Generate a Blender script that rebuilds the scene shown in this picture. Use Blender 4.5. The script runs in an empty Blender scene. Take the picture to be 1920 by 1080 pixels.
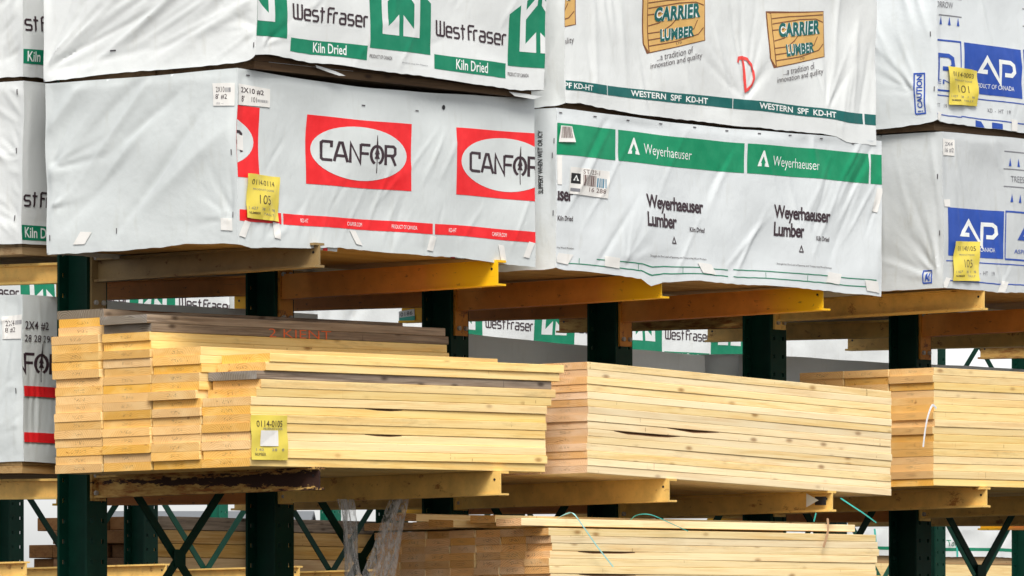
import bpy, bmesh, math, random
import numpy as np
from mathutils import Vector, Matrix

random.seed(7)
S = bpy.context.scene
COL = S.collection

# ------------------------------------------------------------------ camera
F = 13000.0                      # focal length in pixels of a 1920 px wide picture
TH = math.radians(37)            # angle between the view axis and the run of the rack
YH = 1230.0                      # row of the horizon
ZC = 1.6
fw = np.array([math.cos(TH), math.sin(TH)])
rt = np.array([math.sin(TH), -math.cos(TH)])
CAM = -(35.5 * fw - 2.329 * rt)
cam = bpy.data.cameras.new('camera')
cam.sensor_width = 36.0
cam.lens = 36.0 * F / 1920.0
cam.shift_y = (YH - 540.0) / 1920.0
cam.clip_start = 1.0
cam.clip_end = 3000.0
camo = bpy.data.objects.new('camera', cam)
COL.objects.link(camo)
camo.location = (CAM[0], CAM[1], ZC)
camo.rotation_euler = (math.radians(90), 0, math.atan2(fw[1], fw[0]) - math.radians(90))
S.camera = camo

# ------------------------------------------------------------------ sky, sun, exposure
SUN = Vector((-0.66, -0.62, 1.0)).normalized()
w = bpy.data.worlds.new('World')
S.world = w
w.use_nodes = True
nt = w.node_tree
bg = nt.nodes['Background']
sky = nt.nodes.new('ShaderNodeTexSky')
sky.sky_type = 'NISHITA'
sky.sun_disc = False
sky.sun_elevation = math.asin(SUN.z)
sky.sun_rotation = math.atan2(SUN.x, SUN.y)
sky.dust_density = 3.0
hs = nt.nodes.new('ShaderNodeHueSaturation')
hs.inputs['Saturation'].default_value = 0.22
nt.links.new(sky.outputs[0], hs.inputs['Color'])
# thin bright overcast: a hazy white band near the horizon
tcw = nt.nodes.new('ShaderNodeTexCoord')
spw = nt.nodes.new('ShaderNodeSeparateXYZ')
mrw = nt.nodes.new('ShaderNodeMapRange')
mrw.inputs[1].default_value, mrw.inputs[2].default_value, mrw.inputs[3].default_value, mrw.inputs[4].default_value = 0.0, 0.10, 4.4, 1.1
mlw = nt.nodes.new('ShaderNodeVectorMath'); mlw.operation = 'SCALE'
nt.links.new(tcw.outputs['Generated'], spw.inputs[0])
nt.links.new(spw.outputs[2], mrw.inputs[0])
nt.links.new(hs.outputs[0], mlw.inputs[0]); nt.links.new(mrw.outputs[0], mlw.inputs['Scale'])
nt.links.new(mlw.outputs[0], bg.inputs[0])
bg.inputs[1].default_value = 0.10
sl = bpy.data.lights.new('sun', 'SUN')
sl.energy = 2.4
sl.angle = math.radians(24)
sl.color = (1.0, 0.965, 0.91)
so = bpy.data.objects.new('sun', sl)
COL.objects.link(so)
so.rotation_euler = (-SUN).to_track_quat('-Z', 'Y').to_euler()
S.view_settings.view_transform = 'Standard'
S.view_settings.look = 'None'
S.view_settings.gamma = 1.0
S.view_settings.exposure = 0.48


# ------------------------------------------------------------------ pixel -> plane
def onY(x, Y):
    u = (x - 960) / F
    n = rt - u * fw
    return CAM[0] - n[1] * (Y - CAM[1]) / n[0]


def onX(x, X):
    u = (x - 960) / F
    n = rt - u * fw
    return CAM[1] - n[0] * (X - CAM[0]) / n[1]


def zat(y, X, Y):
    d = (X - CAM[0]) * fw[0] + (Y - CAM[1]) * fw[1]
    return ZC + (YH - y) * d / F


# ------------------------------------------------------------------ tags
def tag(o, label=None, cat=None, group=None, kind=None):
    if label: o['label'] = label
    if cat: o['category'] = cat
    if group: o['group'] = group
    if kind: o['kind'] = kind
    return o


def empty(name, loc, label=None, cat=None, group=None):
    o = bpy.data.objects.new(name, None)
    o.empty_display_size = 0.2
    COL.objects.link(o)
    o.location = loc
    return tag(o, label, cat, group)


def link(name, me, parent=None, loc=None):
    o = bpy.data.objects.new(name, me)
    COL.objects.link(o)
    if parent: o.parent = parent
    if loc is not None: o.location = loc
    return o


# ------------------------------------------------------------------ materials
class N:
    """small helper to write node trees"""
    def __init__(s, name, rough=0.5, spec=0.5):
        s.m = bpy.data.materials.new(name)
        s.m.use_nodes = True
        s.t = s.m.node_tree
        s.b = s.t.nodes['Principled BSDF']
        s.b.inputs['Roughness'].default_value = rough
        s.b.inputs['Specular IOR Level'].default_value = spec

    def n(s, typ, **kw):
        nd = s.t.nodes.new(typ)
        for k, v in kw.items(): setattr(nd, k, v)
        return nd

    def l(s, a, b):
        s.t.links.new(a, b)

    def coord(s, scale=(1, 1, 1), rnd=0.0):
        tc = s.n('ShaderNodeTexCoord')
        mp = s.n('ShaderNodeMapping')
        mp.inputs['Scale'].default_value = scale
        if rnd:
            oi = s.n('ShaderNodeObjectInfo')
            ml = s.n('ShaderNodeVectorMath', operation='SCALE')
            cb = s.n('ShaderNodeCombineXYZ')
            s.l(oi.outputs['Random'], cb.inputs[0]); s.l(oi.outputs['Random'], cb.inputs[1]); s.l(oi.outputs['Random'], cb.inputs[2])
            s.l(cb.outputs[0], ml.inputs[0]); ml.inputs['Scale'].default_value = rnd
            ad = s.n('ShaderNodeVectorMath', operation='ADD')
            s.l(tc.outputs['Object'], ad.inputs[0]); s.l(ml.outputs[0], ad.inputs[1])
            s.l(ad.outputs[0], mp.inputs[0])
        else:
            s.l(tc.outputs['Object'], mp.inputs[0])
        return mp.outputs[0]

    def noise(s, vec, scale=1.0, detail=3.0, rough=0.5, dist=0.0):
        nd = s.n('ShaderNodeTexNoise')
        nd.inputs['Scale'].default_value = scale
        nd.inputs['Detail'].default_value = detail
        nd.inputs['Roughness'].default_value = rough
        nd.inputs['Distortion'].default_value = dist
        s.l(vec, nd.inputs['Vector'])
        return nd.outputs['Fac']

    def ramp(s, fac, stops):
        r = s.n('ShaderNodeValToRGB')
        e = r.color_ramp.elements
        while len(e) < len(stops): e.new(0.5)
        for i, (p, c) in enumerate(stops):
            e[i].position = p
            e[i].color = (c[0], c[1], c[2], 1) if not isinstance(c, float) else (c, c, c, 1)
        s.l(fac, r.inputs[0])
        return r.outputs[0]

    def mix(s, fac, a, b, mode='MIX'):
        m = s.n('ShaderNodeMix', data_type='RGBA', blend_type=mode)
        for sock, v in ((m.inputs[0], fac), (m.inputs[6], a), (m.inputs[7], b)):
            if hasattr(v, 'links'): s.l(v, sock)
            elif isinstance(v, (int, float)): sock.default_value = v
            else: sock.default_value = (v[0], v[1], v[2], 1)
        return m.outputs[2]

    def math(s, op, a, b=0.0):
        m = s.n('ShaderNodeMath', operation=op)
        for sock, v in ((m.inputs[0], a), (m.inputs[1], b)):
            if hasattr(v, 'links'): s.l(v, sock)
            else: sock.default_value = v
        return m.outputs[0]

    def bump(s, h, strength=0.3, dist=0.01):
        b = s.n('ShaderNodeBump')
        b.inputs['Strength'].default_value = strength
        b.inputs['Distance'].default_value = dist
        s.l(h, b.inputs['Height'])
        s.l(b.outputs[0], s.b.inputs['Normal'])

    def col(s, c):
        if hasattr(c, 'links'): s.l(c, s.b.inputs['Base Color'])
        else: s.b.inputs['Base Color'].default_value = (c[0], c[1], c[2], 1)
        return s.m


def wrap_mat(name, c, dirt=0.17, rough=0.40):
    k = N(name, rough, 0.4)
    v = k.coord()
    a = k.noise(v, 1.7, 4, 0.6)
    d = k.noise(k.coord((5, 5, 1.2)), 3.0, 5, 0.65)
    dm = k.ramp(d, [(0.56, 0.0), (0.78, 1.0)])
    c2 = tuple(x * 0.90 for x in c)
    base = k.mix(k.ramp(a, [(0.35, 0.0), (0.65, 1.0)]), c, c2)
    dirty = (c[0] * 0.72, c[1] * 0.69, c[2] * 0.62)
    dd = k.math('MULTIPLY', dm, dirt * 2.2)
    base = k.mix(dd, base, dirty)
    sc = k.noise(k.coord((14, 14, 9)), 3.0, 6, 0.75, 1.2)
    base = k.mix(k.math('MULTIPLY', k.ramp(sc, [(0.66, 0.0), (0.72, 1.0)]), dirt * 1.6), base, (c[0] * .55, c[1] * .52, c[2] * .47))
    n1 = k.noise(v, 38.0, 3, 0.6)
    n2 = k.noise(v, 9.0, 2, 0.5)
    k.bump(k.math('ADD', k.math('MULTIPLY', n1, 0.25), n2), 0.30, 0.012)
    return k.col(base)


def ink_mat(name, c, rough=0.45):
    k = N(name, rough, 0.35)
    v = k.coord()
    a = k.noise(v, 12.0, 4, 0.6)
    c2 = tuple(min(1, x * 1.12 + 0.012) for x in c)
    n2 = k.noise(v, 9.0, 2, 0.5)
    k.bump(n2, 0.28, 0.012)
    return k.col(k.mix(k.ramp(a, [(0.4, 0.0), (0.75, 1.0)]), c, c2))


def wood_mat(name, light, mid, dark, knots=0.55, end=False, tone=0.24, stamp=False, width=0.3):
    k = N(name, 0.62, 0.25)
    if not end:
        g = k.noise(k.coord((0.9, 16, 34), 31.0), 3.0, 5, 0.6, 0.6)
        b = k.noise(k.coord((0.55, 5, 9), 17.0), 2.0, 3, 0.5)
        c = k.ramp(g, [(0.30, dark), (0.5, mid), (0.66, light)])
        c = k.mix(k.ramp(b, [(0.38, 0.0), (0.68, 1.0)]), c, light)
        vo = k.n('ShaderNodeTexVoronoi')
        vo.inputs['Scale'].default_value = 1.0
        k.l(k.coord((6.0, 13, 16), 53.0), vo.inputs['Vector'])
        sp = k.n('ShaderNodeSeparateColor')
        k.l(vo.outputs['Color'], sp.inputs[0])
        on = k.math('GREATER_THAN', sp.outputs[0], 1.0 - knots * 0.34)
        kn = k.ramp(vo.outputs['Distance'], [(0.08, 1.0), (0.16, 0.6), (0.24, 0.12), (0.34, 0.0)])
        kf = k.math('MULTIPLY', k.math('MULTIPLY', kn, on), 0.80)
        c = k.mix(kf, c, (dark[0] * 0.42, dark[1] * 0.30, dark[2] * 0.24))
        # fine dark checks along the grain
        ck = k.noise(k.coord((1.2, 30, 70), 77.0), 2.4, 2, 0.5)
        c = k.mix(k.math('MULTIPLY', k.ramp(ck, [(0.70, 0.0), (0.76, 1.0)]), 0.35), c, (dark[0] * 0.5, dark[1] * 0.4, dark[2] * 0.35))
        # tan heartwood runs, grey stain and small vertical ticks
        hw = k.noise(k.coord((0.8, 3, 14), 91.0), 2.0, 4, 0.6)
        c = k.mix(k.math('MULTIPLY', k.ramp(hw, [(0.50, 0.0), (0.66, 1.0)]), 0.55), c, (mid[0] * 0.90, mid[1] * 0.76, mid[2] * 0.62))
        stn = k.noise(k.coord((1.4, 6, 10), 43.0), 2.6, 6, 0.7)
        oi3 = k.n('ShaderNodeObjectInfo')
        rs3 = k.math('FRACT', k.math('MULTIPLY', oi3.outputs['Random'], 11.9))
        sm = k.math('MULTIPLY', k.ramp(stn, [(0.52, 0.0), (0.72, 1.0)]), k.ramp(rs3, [(0.62, 0.05), (0.86, 0.55)]))
        c = k.mix(sm, c, (mid[0] * 0.52, mid[1] * 0.50, mid[2] * 0.52))
        tk = k.noise(k.coord((60, 1.5, 1.5), 19.0), 1.0, 1, 0.5)
        tm = k.noise(k.coord((2.2, 2, 20), 67.0), 2.0, 2, 0.5)
        tf = k.math('MULTIPLY', k.ramp(tk, [(0.72, 0.0), (0.76, 1.0)]), k.ramp(tm, [(0.54, 0.0), (0.60, 0.6)]))
        c = k.mix(tf, c, (dark[0] * 0.4, dark[1] * 0.3, dark[2] * 0.25))
        k.bump(g, 0.12, 0.004)
    else:
        tc = k.n('ShaderNodeTexCoord')
        oi = k.n('ShaderNodeObjectInfo')
        sx = k.n('ShaderNodeSeparateXYZ')
        k.l(tc.outputs['Object'], sx.inputs[0])
        cy = k.math('MULTIPLY', oi.outputs['Random'], width)
        dy = k.math('SUBTRACT', sx.outputs[1], cy)
        rz = k.math('FRACT', k.math('MULTIPLY', oi.outputs['Random'], 17.3))
        dz = k.math('ADD', sx.outputs[2], k.math('MULTIPLY', rz, 0.16))
        r = k.math('SQRT', k.math('ADD', k.math('MULTIPLY', dy, dy), k.math('MULTIPLY', dz, dz)))
        nz = k.noise(k.coord((1, 1, 1), 9.0), 14.0, 3, 0.5)
        rr = k.math('ADD', k.math('MULTIPLY', r, 95.0), k.math('MULTIPLY', nz, 2.6))
        fr = k.math('FRACT', rr)
        c = k.ramp(fr, [(0.0, light), (0.45, mid), (0.86, dark), (0.95, (dark[0] * .85, dark[1] * .8, dark[2] * .75)), (1.0, light)])
        bl = k.noise(k.coord((1, 4, 9), 21.0), 3.0, 4, 0.6)
        c = k.mix(k.ramp(bl, [(0.40, 0.0), (0.74, 0.7)]), c, mid)
        kn = k.noise(k.coord((1, 9, 20), 37.0), 2.6, 2, 0.5)
        c = k.mix(k.ramp(kn, [(0.70, 0.0), (0.74, 0.75)]), c, (dark[0] * 0.45, dark[1] * 0.3, dark[2] * 0.25))
        pl = k.noise(k.coord((1, 3, 6), 71.0), 2.0, 3, 0.6)
        c = k.mix(k.ramp(pl, [(0.48, 0.0), (0.70, 0.55)]), c, (min(1, light[0] * 1.06), min(1, light[1] * 1.18), min(1, light[2] * 1.45)))
        if stamp:
            ym = k.math('SUBTRACT', sx.outputs[1], width * 0.5)
            ok = k.math('LESS_THAN', k.math('ABSOLUTE', ym), 0.036)
            zo = k.math('LESS_THAN', k.math('ABSOLUTE', k.math('SUBTRACT', sx.outputs[2], 0.021)), 0.0085)
            sn = k.noise(k.coord((1, 1, 1), 90.0), 135.0, 1, 0.5)
            st = k.math('MULTIPLY', k.math('MULTIPLY', ok, zo), k.ramp(sn, [(0.52, 0.0), (0.60, 0.42)]))
            c = k.mix(st, c, (0.05, 0.035, 0.025))
    oi2 = k.n('ShaderNodeObjectInfo')
    h = k.n('ShaderNodeHueSaturation')
    rv = k.math('FRACT', k.math('MULTIPLY', oi2.outputs['Random'], 7.77))
    k.l(k.math('ADD', k.math('MULTIPLY', rv, tone), 1.03 - tone * 0.50), h.inputs['Value'])
    rs = k.math('FRACT', k.math('MULTIPLY', oi2.outputs['Random'], 3.31))
    k.l(k.math('ADD', k.math('MULTIPLY', rs, 0.24), 0.88), h.inputs['Saturation'])
    k.l(c, h.inputs['Color'])
    return k.col(h.outputs[0])


def paint_mat(name, c, rust=0.0, rustc=(0.10, 0.028, 0.008), rough=0.5, worn=0.1, spec=0.35):
    k = N(name, rough, spec)
    v = k.coord(rnd=13.0)
    n = k.noise(v, 7.0, 5, 0.65)
    c2 = tuple(x * 0.72 for x in c)
    col = k.mix(k.ramp(n, [(0.4, 0.0), (0.7, 1.0)]), c, c2)
    if rust:
        r = k.noise(k.coord((5, 3.2, 5), 29.0), 3.2, 6, 0.72)
        f = k.ramp(r, [(0.62 - rust * 0.28, 0.0), (0.70 - rust * 0.22, 1.0)])
        col = k.mix(f, col, rustc)
        k.bump(r, 0.25, 0.004)
    w_ = k.noise(k.coord((20, 20, 20), 5.0), 2.0, 3, 0.6)
    col = k.mix(k.ramp(w_, [(0.70, 0.0), (0.76, worn * 4)]), col, (0.09, 0.045, 0.02))
    return k.col(col)


M = {}
M['grey_wrap'] = wrap_mat('grey_wrap', (0.645, 0.68, 0.675))
M['white_wrap'] = wrap_mat('white_wrap', (0.765, 0.785, 0.775))
M['cool_wrap'] = wrap_mat('cool_wrap', (0.72, 0.755, 0.765))
M['blue_grey_wrap'] = wrap_mat('blue_grey_wrap', (0.66, 0.70, 0.735), 0.2)
M['ap_wrap'] = wrap_mat('pale_wrap', (0.60, 0.625, 0.63), 0.3)
M['oval'] = wrap_mat('oval_white', (0.68, 0.715, 0.705))
M['red'] = ink_mat('red_ink', (0.80, 0.018, 0.022))
M['green'] = ink_mat('green_ink', (0.004, 0.205, 0.105))
M['wgreen'] = ink_mat('bright_green_ink', (0.004, 0.25, 0.11))
M['teal'] = ink_mat('teal_ink', (0.006, 0.115, 0.105))
M['blue'] = ink_mat('blue_ink', (0.022, 0.075, 0.38))
M['dark'] = ink_mat('dark_ink', (0.045, 0.025, 0.032))
M['black'] = ink_mat('black_ink', (0.012, 0.011, 0.013))
M['fade'] = ink_mat('faded_ink', (0.20, 0.20, 0.22))
M['white'] = ink_mat('white_ink', (0.80, 0.82, 0.80))
M['tan'] = ink_mat('tan_ink', (0.66, 0.40, 0.13))
M['brown'] = ink_mat('brown_ink', (0.20, 0.075, 0.03))
M['spray'] = ink_mat('red_spray', (0.78, 0.07, 0.06))
M['orange'] = ink_mat('orange_spray', (0.78, 0.13, 0.02))
M['paper'] = wrap_mat('label_paper', (0.82, 0.80, 0.76), 0.2, 0.6)
M['tape'] = wrap_mat('tape_paper', (0.84, 0.82, 0.78), 0.2, 0.5)
M['yellow'] = wrap_mat('yellow_paper', (0.82, 0.66, 0.10), 0.15, 0.35)
M['barcode'] = ink_mat('bar_ink', (0.16, 0.10, 0.09))
M['barcode_blue'] = ink_mat('bar_blue', (0.10, 0.25, 0.36))
M['staple'] = ink_mat('staple_steel', (0.07, 0.06, 0.07))
PL, PM, PD = (0.90, 0.685, 0.32), (0.87, 0.63, 0.265), (0.75, 0.475, 0.165)
M['pine'] = wood_mat('pine', PL, PM, PD)
M['pine_end'] = wood_mat('pine_end', (0.80, 0.50, 0.175), (0.74, 0.425, 0.13), (0.60, 0.315, 0.085), end=True, stamp=True, tone=0.34)
M['pine_pale'] = wood_mat('pale_spruce', (0.90, 0.725, 0.42), (0.86, 0.665, 0.35), (0.72, 0.50, 0.22), knots=0.8)
M['spruce_end'] = wood_mat('spruce_end', (0.78, 0.52, 0.28), (0.72, 0.45, 0.22), (0.58, 0.32, 0.14), end=True, stamp=True, tone=0.34)
M['stud_end'] = wood_mat('stud_end', (0.74, 0.46, 0.21), (0.66, 0.37, 0.145), (0.50, 0.22, 0.065), end=True, stamp=True, tone=0.34, width=0.166)
M['grey_wood'] = wood_mat('weathered_wood', (0.36, 0.28, 0.205), (0.20, 0.15, 0.11), (0.065, 0.046, 0.034), knots=1.6, tone=0.35)
M['grey_end'] = wood_mat('weathered_end', (0.30, 0.25, 0.19), (0.19, 0.155, 0.115), (0.085, 0.068, 0.05), end=True, tone=0.3)
M['bark'] = ink_mat('bark_edge', (0.16, 0.075, 0.03), 0.8)
M['under_wood'] = wood_mat('brown_core', (0.40, 0.27, 0.13), (0.32, 0.20, 0.09), (0.20, 0.11, 0.045), tone=0.3)  # brown core wood, darker than the pine boards
M['dark_core'] = wood_mat('shaded_core', (0.15, 0.09, 0.045), (0.10, 0.055, 0.025), (0.05, 0.028, 0.014), tone=0.4)  # dark colour carries the shade in the gaps between stacked packs
M['yard_wood'] = wood_mat('yard_timber', (0.62, 0.40, 0.17), (0.54, 0.32, 0.12), (0.36, 0.18, 0.06), tone=0.3)
M['shaded_wood'] = wood_mat('shaded_timber', (0.17, 0.085, 0.033), (0.125, 0.058, 0.02), (0.07, 0.03, 0.011), tone=0.4)  # darkened brown carries the shade on the far timbers
M['column'] = paint_mat('green_paint', (0.002, 0.030, 0.018), 0.0, worn=0.03, spec=0.15)
M['far_green'] = paint_mat('bright_green_paint', (0.005, 0.11, 0.065), 0.0)
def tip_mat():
    k = N('orange_to_yellow_tip', 0.5, 0.4)
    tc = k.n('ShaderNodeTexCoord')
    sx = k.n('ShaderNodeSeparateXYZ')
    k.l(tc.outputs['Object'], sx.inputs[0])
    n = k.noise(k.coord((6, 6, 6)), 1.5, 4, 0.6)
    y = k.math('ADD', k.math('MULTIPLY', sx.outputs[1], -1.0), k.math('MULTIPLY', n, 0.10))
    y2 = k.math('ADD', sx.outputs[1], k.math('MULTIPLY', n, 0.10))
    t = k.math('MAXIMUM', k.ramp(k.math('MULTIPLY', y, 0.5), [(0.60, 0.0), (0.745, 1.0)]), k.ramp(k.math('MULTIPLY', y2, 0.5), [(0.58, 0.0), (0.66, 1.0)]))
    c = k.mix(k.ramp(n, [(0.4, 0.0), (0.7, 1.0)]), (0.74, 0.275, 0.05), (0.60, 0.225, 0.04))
    c = k.mix(t, c, (0.90, 0.50, 0.008))  # colour runs from orange to yellow towards the arm ends
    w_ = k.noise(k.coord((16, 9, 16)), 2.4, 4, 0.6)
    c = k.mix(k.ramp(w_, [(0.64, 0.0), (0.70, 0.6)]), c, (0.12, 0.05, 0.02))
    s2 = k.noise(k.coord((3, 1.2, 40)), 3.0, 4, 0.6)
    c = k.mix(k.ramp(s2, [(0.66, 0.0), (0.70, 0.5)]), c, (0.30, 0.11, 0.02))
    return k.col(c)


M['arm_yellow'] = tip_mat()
M['arm_brown'] = paint_mat('brown_paint', (0.30, 0.20, 0.085), 0.1, worn=0.08)
M['arm_faded'] = paint_mat('faded_paint', (0.86, 0.55, 0.16), 0.12, (0.36, 0.16, 0.04))
def rust_mat():
    k = N('rusty_paint', 0.75, 0.3)
    v = k.coord()
    sx = k.n('ShaderNodeSeparateXYZ')
    tc = k.n('ShaderNodeTexCoord')
    k.l(tc.outputs['Object'], sx.inputs[0])
    n1 = k.noise(k.coord((30, 9, 30)), 1.6, 6, 0.7)
    zz = k.math('SUBTRACT', sx.outputs[2], 2.484)
    band = k.math('MAXIMUM', k.math('SUBTRACT', 1.0, k.math('DIVIDE', k.math('ABSOLUTE', zz), 0.042)), 0.0)
    yy = k.math('MULTIPLY', k.math('ADD', sx.outputs[1], 0.75), -0.22)
    f = k.ramp(k.math('ADD', k.math('ADD', n1, k.math('MULTIPLY', band, 0.36)), yy), [(0.66, 0.0), (0.72, 1.0)])
    n2 = k.noise(k.coord((12, 5, 20)), 1.8, 5, 0.65)
    c = k.mix(k.ramp(n2, [(0.42, 0.0), (0.62, 1.0)]), (0.52, 0.33, 0.10), (0.27, 0.105, 0.025))
    c = k.mix(f, c, (0.030, 0.012, 0.008))
    k.bump(n1, 0.3, 0.004)
    return k.col(c)


M['arm_rusty'] = rust_mat()
M['bracket'] = paint_mat('orange_paint', (0.58, 0.23, 0.03), 0.3, (0.16, 0.05, 0.015))
M['bolt'] = ink_mat('bolt_steel', (0.36, 0.34, 0.31), 0.4)
M['strap_green'] = ink_mat('green_strap', (0.04, 0.42, 0.34), 0.35)
M['strap_pale'] = ink_mat('pale_strap', (0.34, 0.66, 0.62), 0.35)
M['strap_white'] = ink_mat('white_strap', (0.80, 0.80, 0.80), 0.35)
M['paper_brown'] = ink_mat('brown_paper', (0.50, 0.30, 0.16), 0.6)
M['roof'] = ink_mat('roof_sheet', (0.16, 0.17, 0.18), 0.7)
M['wall'] = ink_mat('wall_sheet', (0.20, 0.205, 0.21), 0.7)
k = N('clear_film', 0.25, 0.5)
tr = k.n('ShaderNodeBsdfTransparent')
mx = k.n('ShaderNodeMixShader')
fz = k.noise(k.coord((30, 30, 3)), 2.0, 4, 0.6)
k.l(k.ramp(fz, [(0.35, 0.16), (0.66, 0.72)]), mx.inputs[0])
k.l(tr.outputs[0], mx.inputs[1]); k.l(k.b.outputs[0], mx.inputs[2])
k.l(mx.outputs[0], k.t.nodes['Material Output'].inputs[0])
M['film'] = k.col((0.55, 0.53, 0.50))
k = N('yard_gravel', 0.9, 0.2)
v = k.coord()
M['ground'] = k.col(k.mix(k.noise(v, 0.35, 5, 0.6), (0.055, 0.051, 0.047), (0.03, 0.028, 0.027)))


# ------------------------------------------------------------------ mesh builder
class MB:
    def __init__(s):
        s.v, s.f, s.m = [], [], []

    def box(s, x0, x1, y0, y1, z0, z1, m=0, shear=0.0, yref=0.0):
        b = len(s.v)
        for x, y, z in ((x0, y0, z0), (x1, y0, z0), (x1, y1, z0), (x0, y1, z0), (x0, y0, z1), (x1, y0, z1), (x1, y1, z1), (x0, y1, z1)):
            s.v.append((x, y, z + shear * (y - yref)))
        for q in ((0, 3, 2, 1), (4, 5, 6, 7), (0, 1, 5, 4), (1, 2, 6, 5), (2, 3, 7, 6), (3, 0, 4, 7)):
            s.f.append(tuple(b + i for i in q)); s.m.append(m)

    def bar(s, p, q, wd, th, up=(0, 1, 0), m=0):
        """flat bar from p to q; th along `up`, wd across"""
        p, q, up = Vector(p), Vector(q), Vector(up)
        d = (q - p).normalized()
        a = d.cross(up).normalized() * wd / 2
        u = up.normalized() * th / 2
        b = len(s.v)
        for c in (p, q):
            for sa, su in ((-1, -1), (1, -1), (1, 1), (-1, 1)):
                s.v.append(tuple(c + a * sa + u * su))
        for q4 in ((0, 1, 2, 3), (7, 6, 5, 4), (0, 4, 5, 1), (1, 5, 6, 2), (2, 6, 7, 3), (3, 7, 4, 0)):
            s.f.append(tuple(b + i for i in q4)); s.m.append(m)

    def cyl(s, c, axis, r, h, n=6, m=0):
        axis = Vector(axis).normalized()
        a = axis.orthogonal().normalized(); b_ = axis.cross(a)
        b = len(s.v)
        for t in (0, h):
            for i in range(n):
                an = 2 * math.pi * i / n
                s.v.append(tuple(Vector(c) + axis * t + a * r * math.cos(an) + b_ * r * math.sin(an)))
        s.f.append(tuple(b + n + i for i in range(n))); s.m.append(m)
        s.f.append(tuple(b + n - 1 - i for i in range(n))); s.m.append(m)
        for i in range(n):
            j = (i + 1) % n
            s.f.append((b + i, b + j, b + n + j, b + n + i)); s.m.append(m)

    def build(s, name, mats, parent=None, loc=None, bevel=0.0, smooth=False):
        me = bpy.data.meshes.new(name)
        me.from_pydata(s.v, [], s.f)
        for mm in (mats if isinstance(mats, (list, tuple)) else [mats]): me.materials.append(mm)
        me.polygons.foreach_set('material_index', s.m)
        bm = bmesh.new(); bm.from_mesh(me)
        bmesh.ops.recalc_face_normals(bm, faces=bm.faces)
        if bevel:
            bmesh.ops.bevel(bm, geom=list(bm.edges), offset=bevel, segments=1, affect='EDGES')
        bm.to_mesh(me); bm.free()
        return link(name, me, parent, loc)


# ------------------------------------------------------------------ ground
me = bpy.data.meshes.new('ground')
me.from_pydata([(-1500, -1500, 0), (1500, -1500, 0), (1500, 1500, 0), (-1500, 1500, 0)], [], [(0, 1, 2, 3)])
me.materials.append(M['ground'])
tag(link('ground', me), kind='structure')


# ------------------------------------------------------------------ racks
SP = 1.525


def column_mb(ztop, holes=True):
    mb = MB()
    for y0, y1 in ((-0.200, -0.186), (-0.014, 0.0)):
        if not holes:
            mb.box(0, .16, y0, y1, 0, ztop); continue
        for a, b in ((0, .026), (.046, .114), (.134, .16)):
            mb.box(a, b, y0, y1, 0, ztop)
        for a, b in ((.026, .046), (.114, .134)):
            z = 0.0
            zz = 1.86
            mb.box(a, b, y0, y1, 0, zz)
            while zz < ztop - .2:
                mb.box(a, b, y0, y1, zz + .022, zz + .105)
                zz += .105
            mb.box(a, b, y0, y1, zz + .022, ztop)
    mb.box(.074, .086, -.186, -.014, 0, ztop)
    return mb


def arm(rack, x, ytip, ybase, ztop, h, dz, mat, style='beam', drop=0.0, bmat=None, label=None, plate_off=0.0):
    """x: middle of the arm; ybase -> ytip runs away from the column; ztop at the tip"""
    sg = -1 if ytip < ybase else 1
    ln = abs(ytip - ybase)
    sh = dz / ln * sg
    y0, y1 = min(ytip, ybase), max(ytip, ybase)
    y1_, y0_ = (y1 - .013, y0) if sg < 0 else (y1, y0 + .013)
    mb = MB()
    hw = .038
    if style == 'beam':
        mb.box(x - hw, x + hw, y0_, y1_, ztop - .012, ztop, 0, sh, ytip)
        mb.box(x - hw, x + hw, y0_, y1_, ztop - h, ztop - h + .012, 0, sh, ytip)
        mb.box(x - .006, x + .006, y0_, y1_, ztop - h + .012, ztop - .012, 0, sh, ytip)
    else:
        mb.box(x - hw, x - hw + .01, y0_, y1_, ztop - h, ztop, 0, sh, ytip)
        mb.box(x - hw + .01, x + hw, y0_, y1_, ztop - .012, ztop, 0, sh, ytip)
        mb.box(x - hw - .006, x + hw, y0_, y1_, ztop - h - .010, ztop - h, 0, sh, ytip)
    o = mb.build('arm', mat, rack)
    if label: o['label'] = label
    # bracket plate with bolts on the column flange
    pb = MB()
    zb = ztop - dz
    yp0, yp1 = (ybase - .013, ybase) if sg < 0 else (ybase, ybase + .013)
    pb.box(x - .056, x + .056, yp0, yp1, zb - h - drop - .015, zb + .03)
    p = pb.build('bracket', bmat or mat, o)
    for dx in (-.03, .03):
        for zq in ((zb - h - drop + .025), (zb + .0)):
            cb = MB()
            cb.cyl((x + dx, yp0 if sg < 0 else yp1, zq), (0, sg, 0), .013, .014)
            cb.build('bolt', M['bolt'], o)
    # small hole near the tip of the web
    hb = MB()
    hb.cyl((x - hw - .0005 if style != 'beam' else x - .0065, ytip - sg * .035, ztop - h * .38), (-1, 0, 0), .007, .0015, 8)
    hb.build('pin_hole', M['black'], o)
    return o


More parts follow.
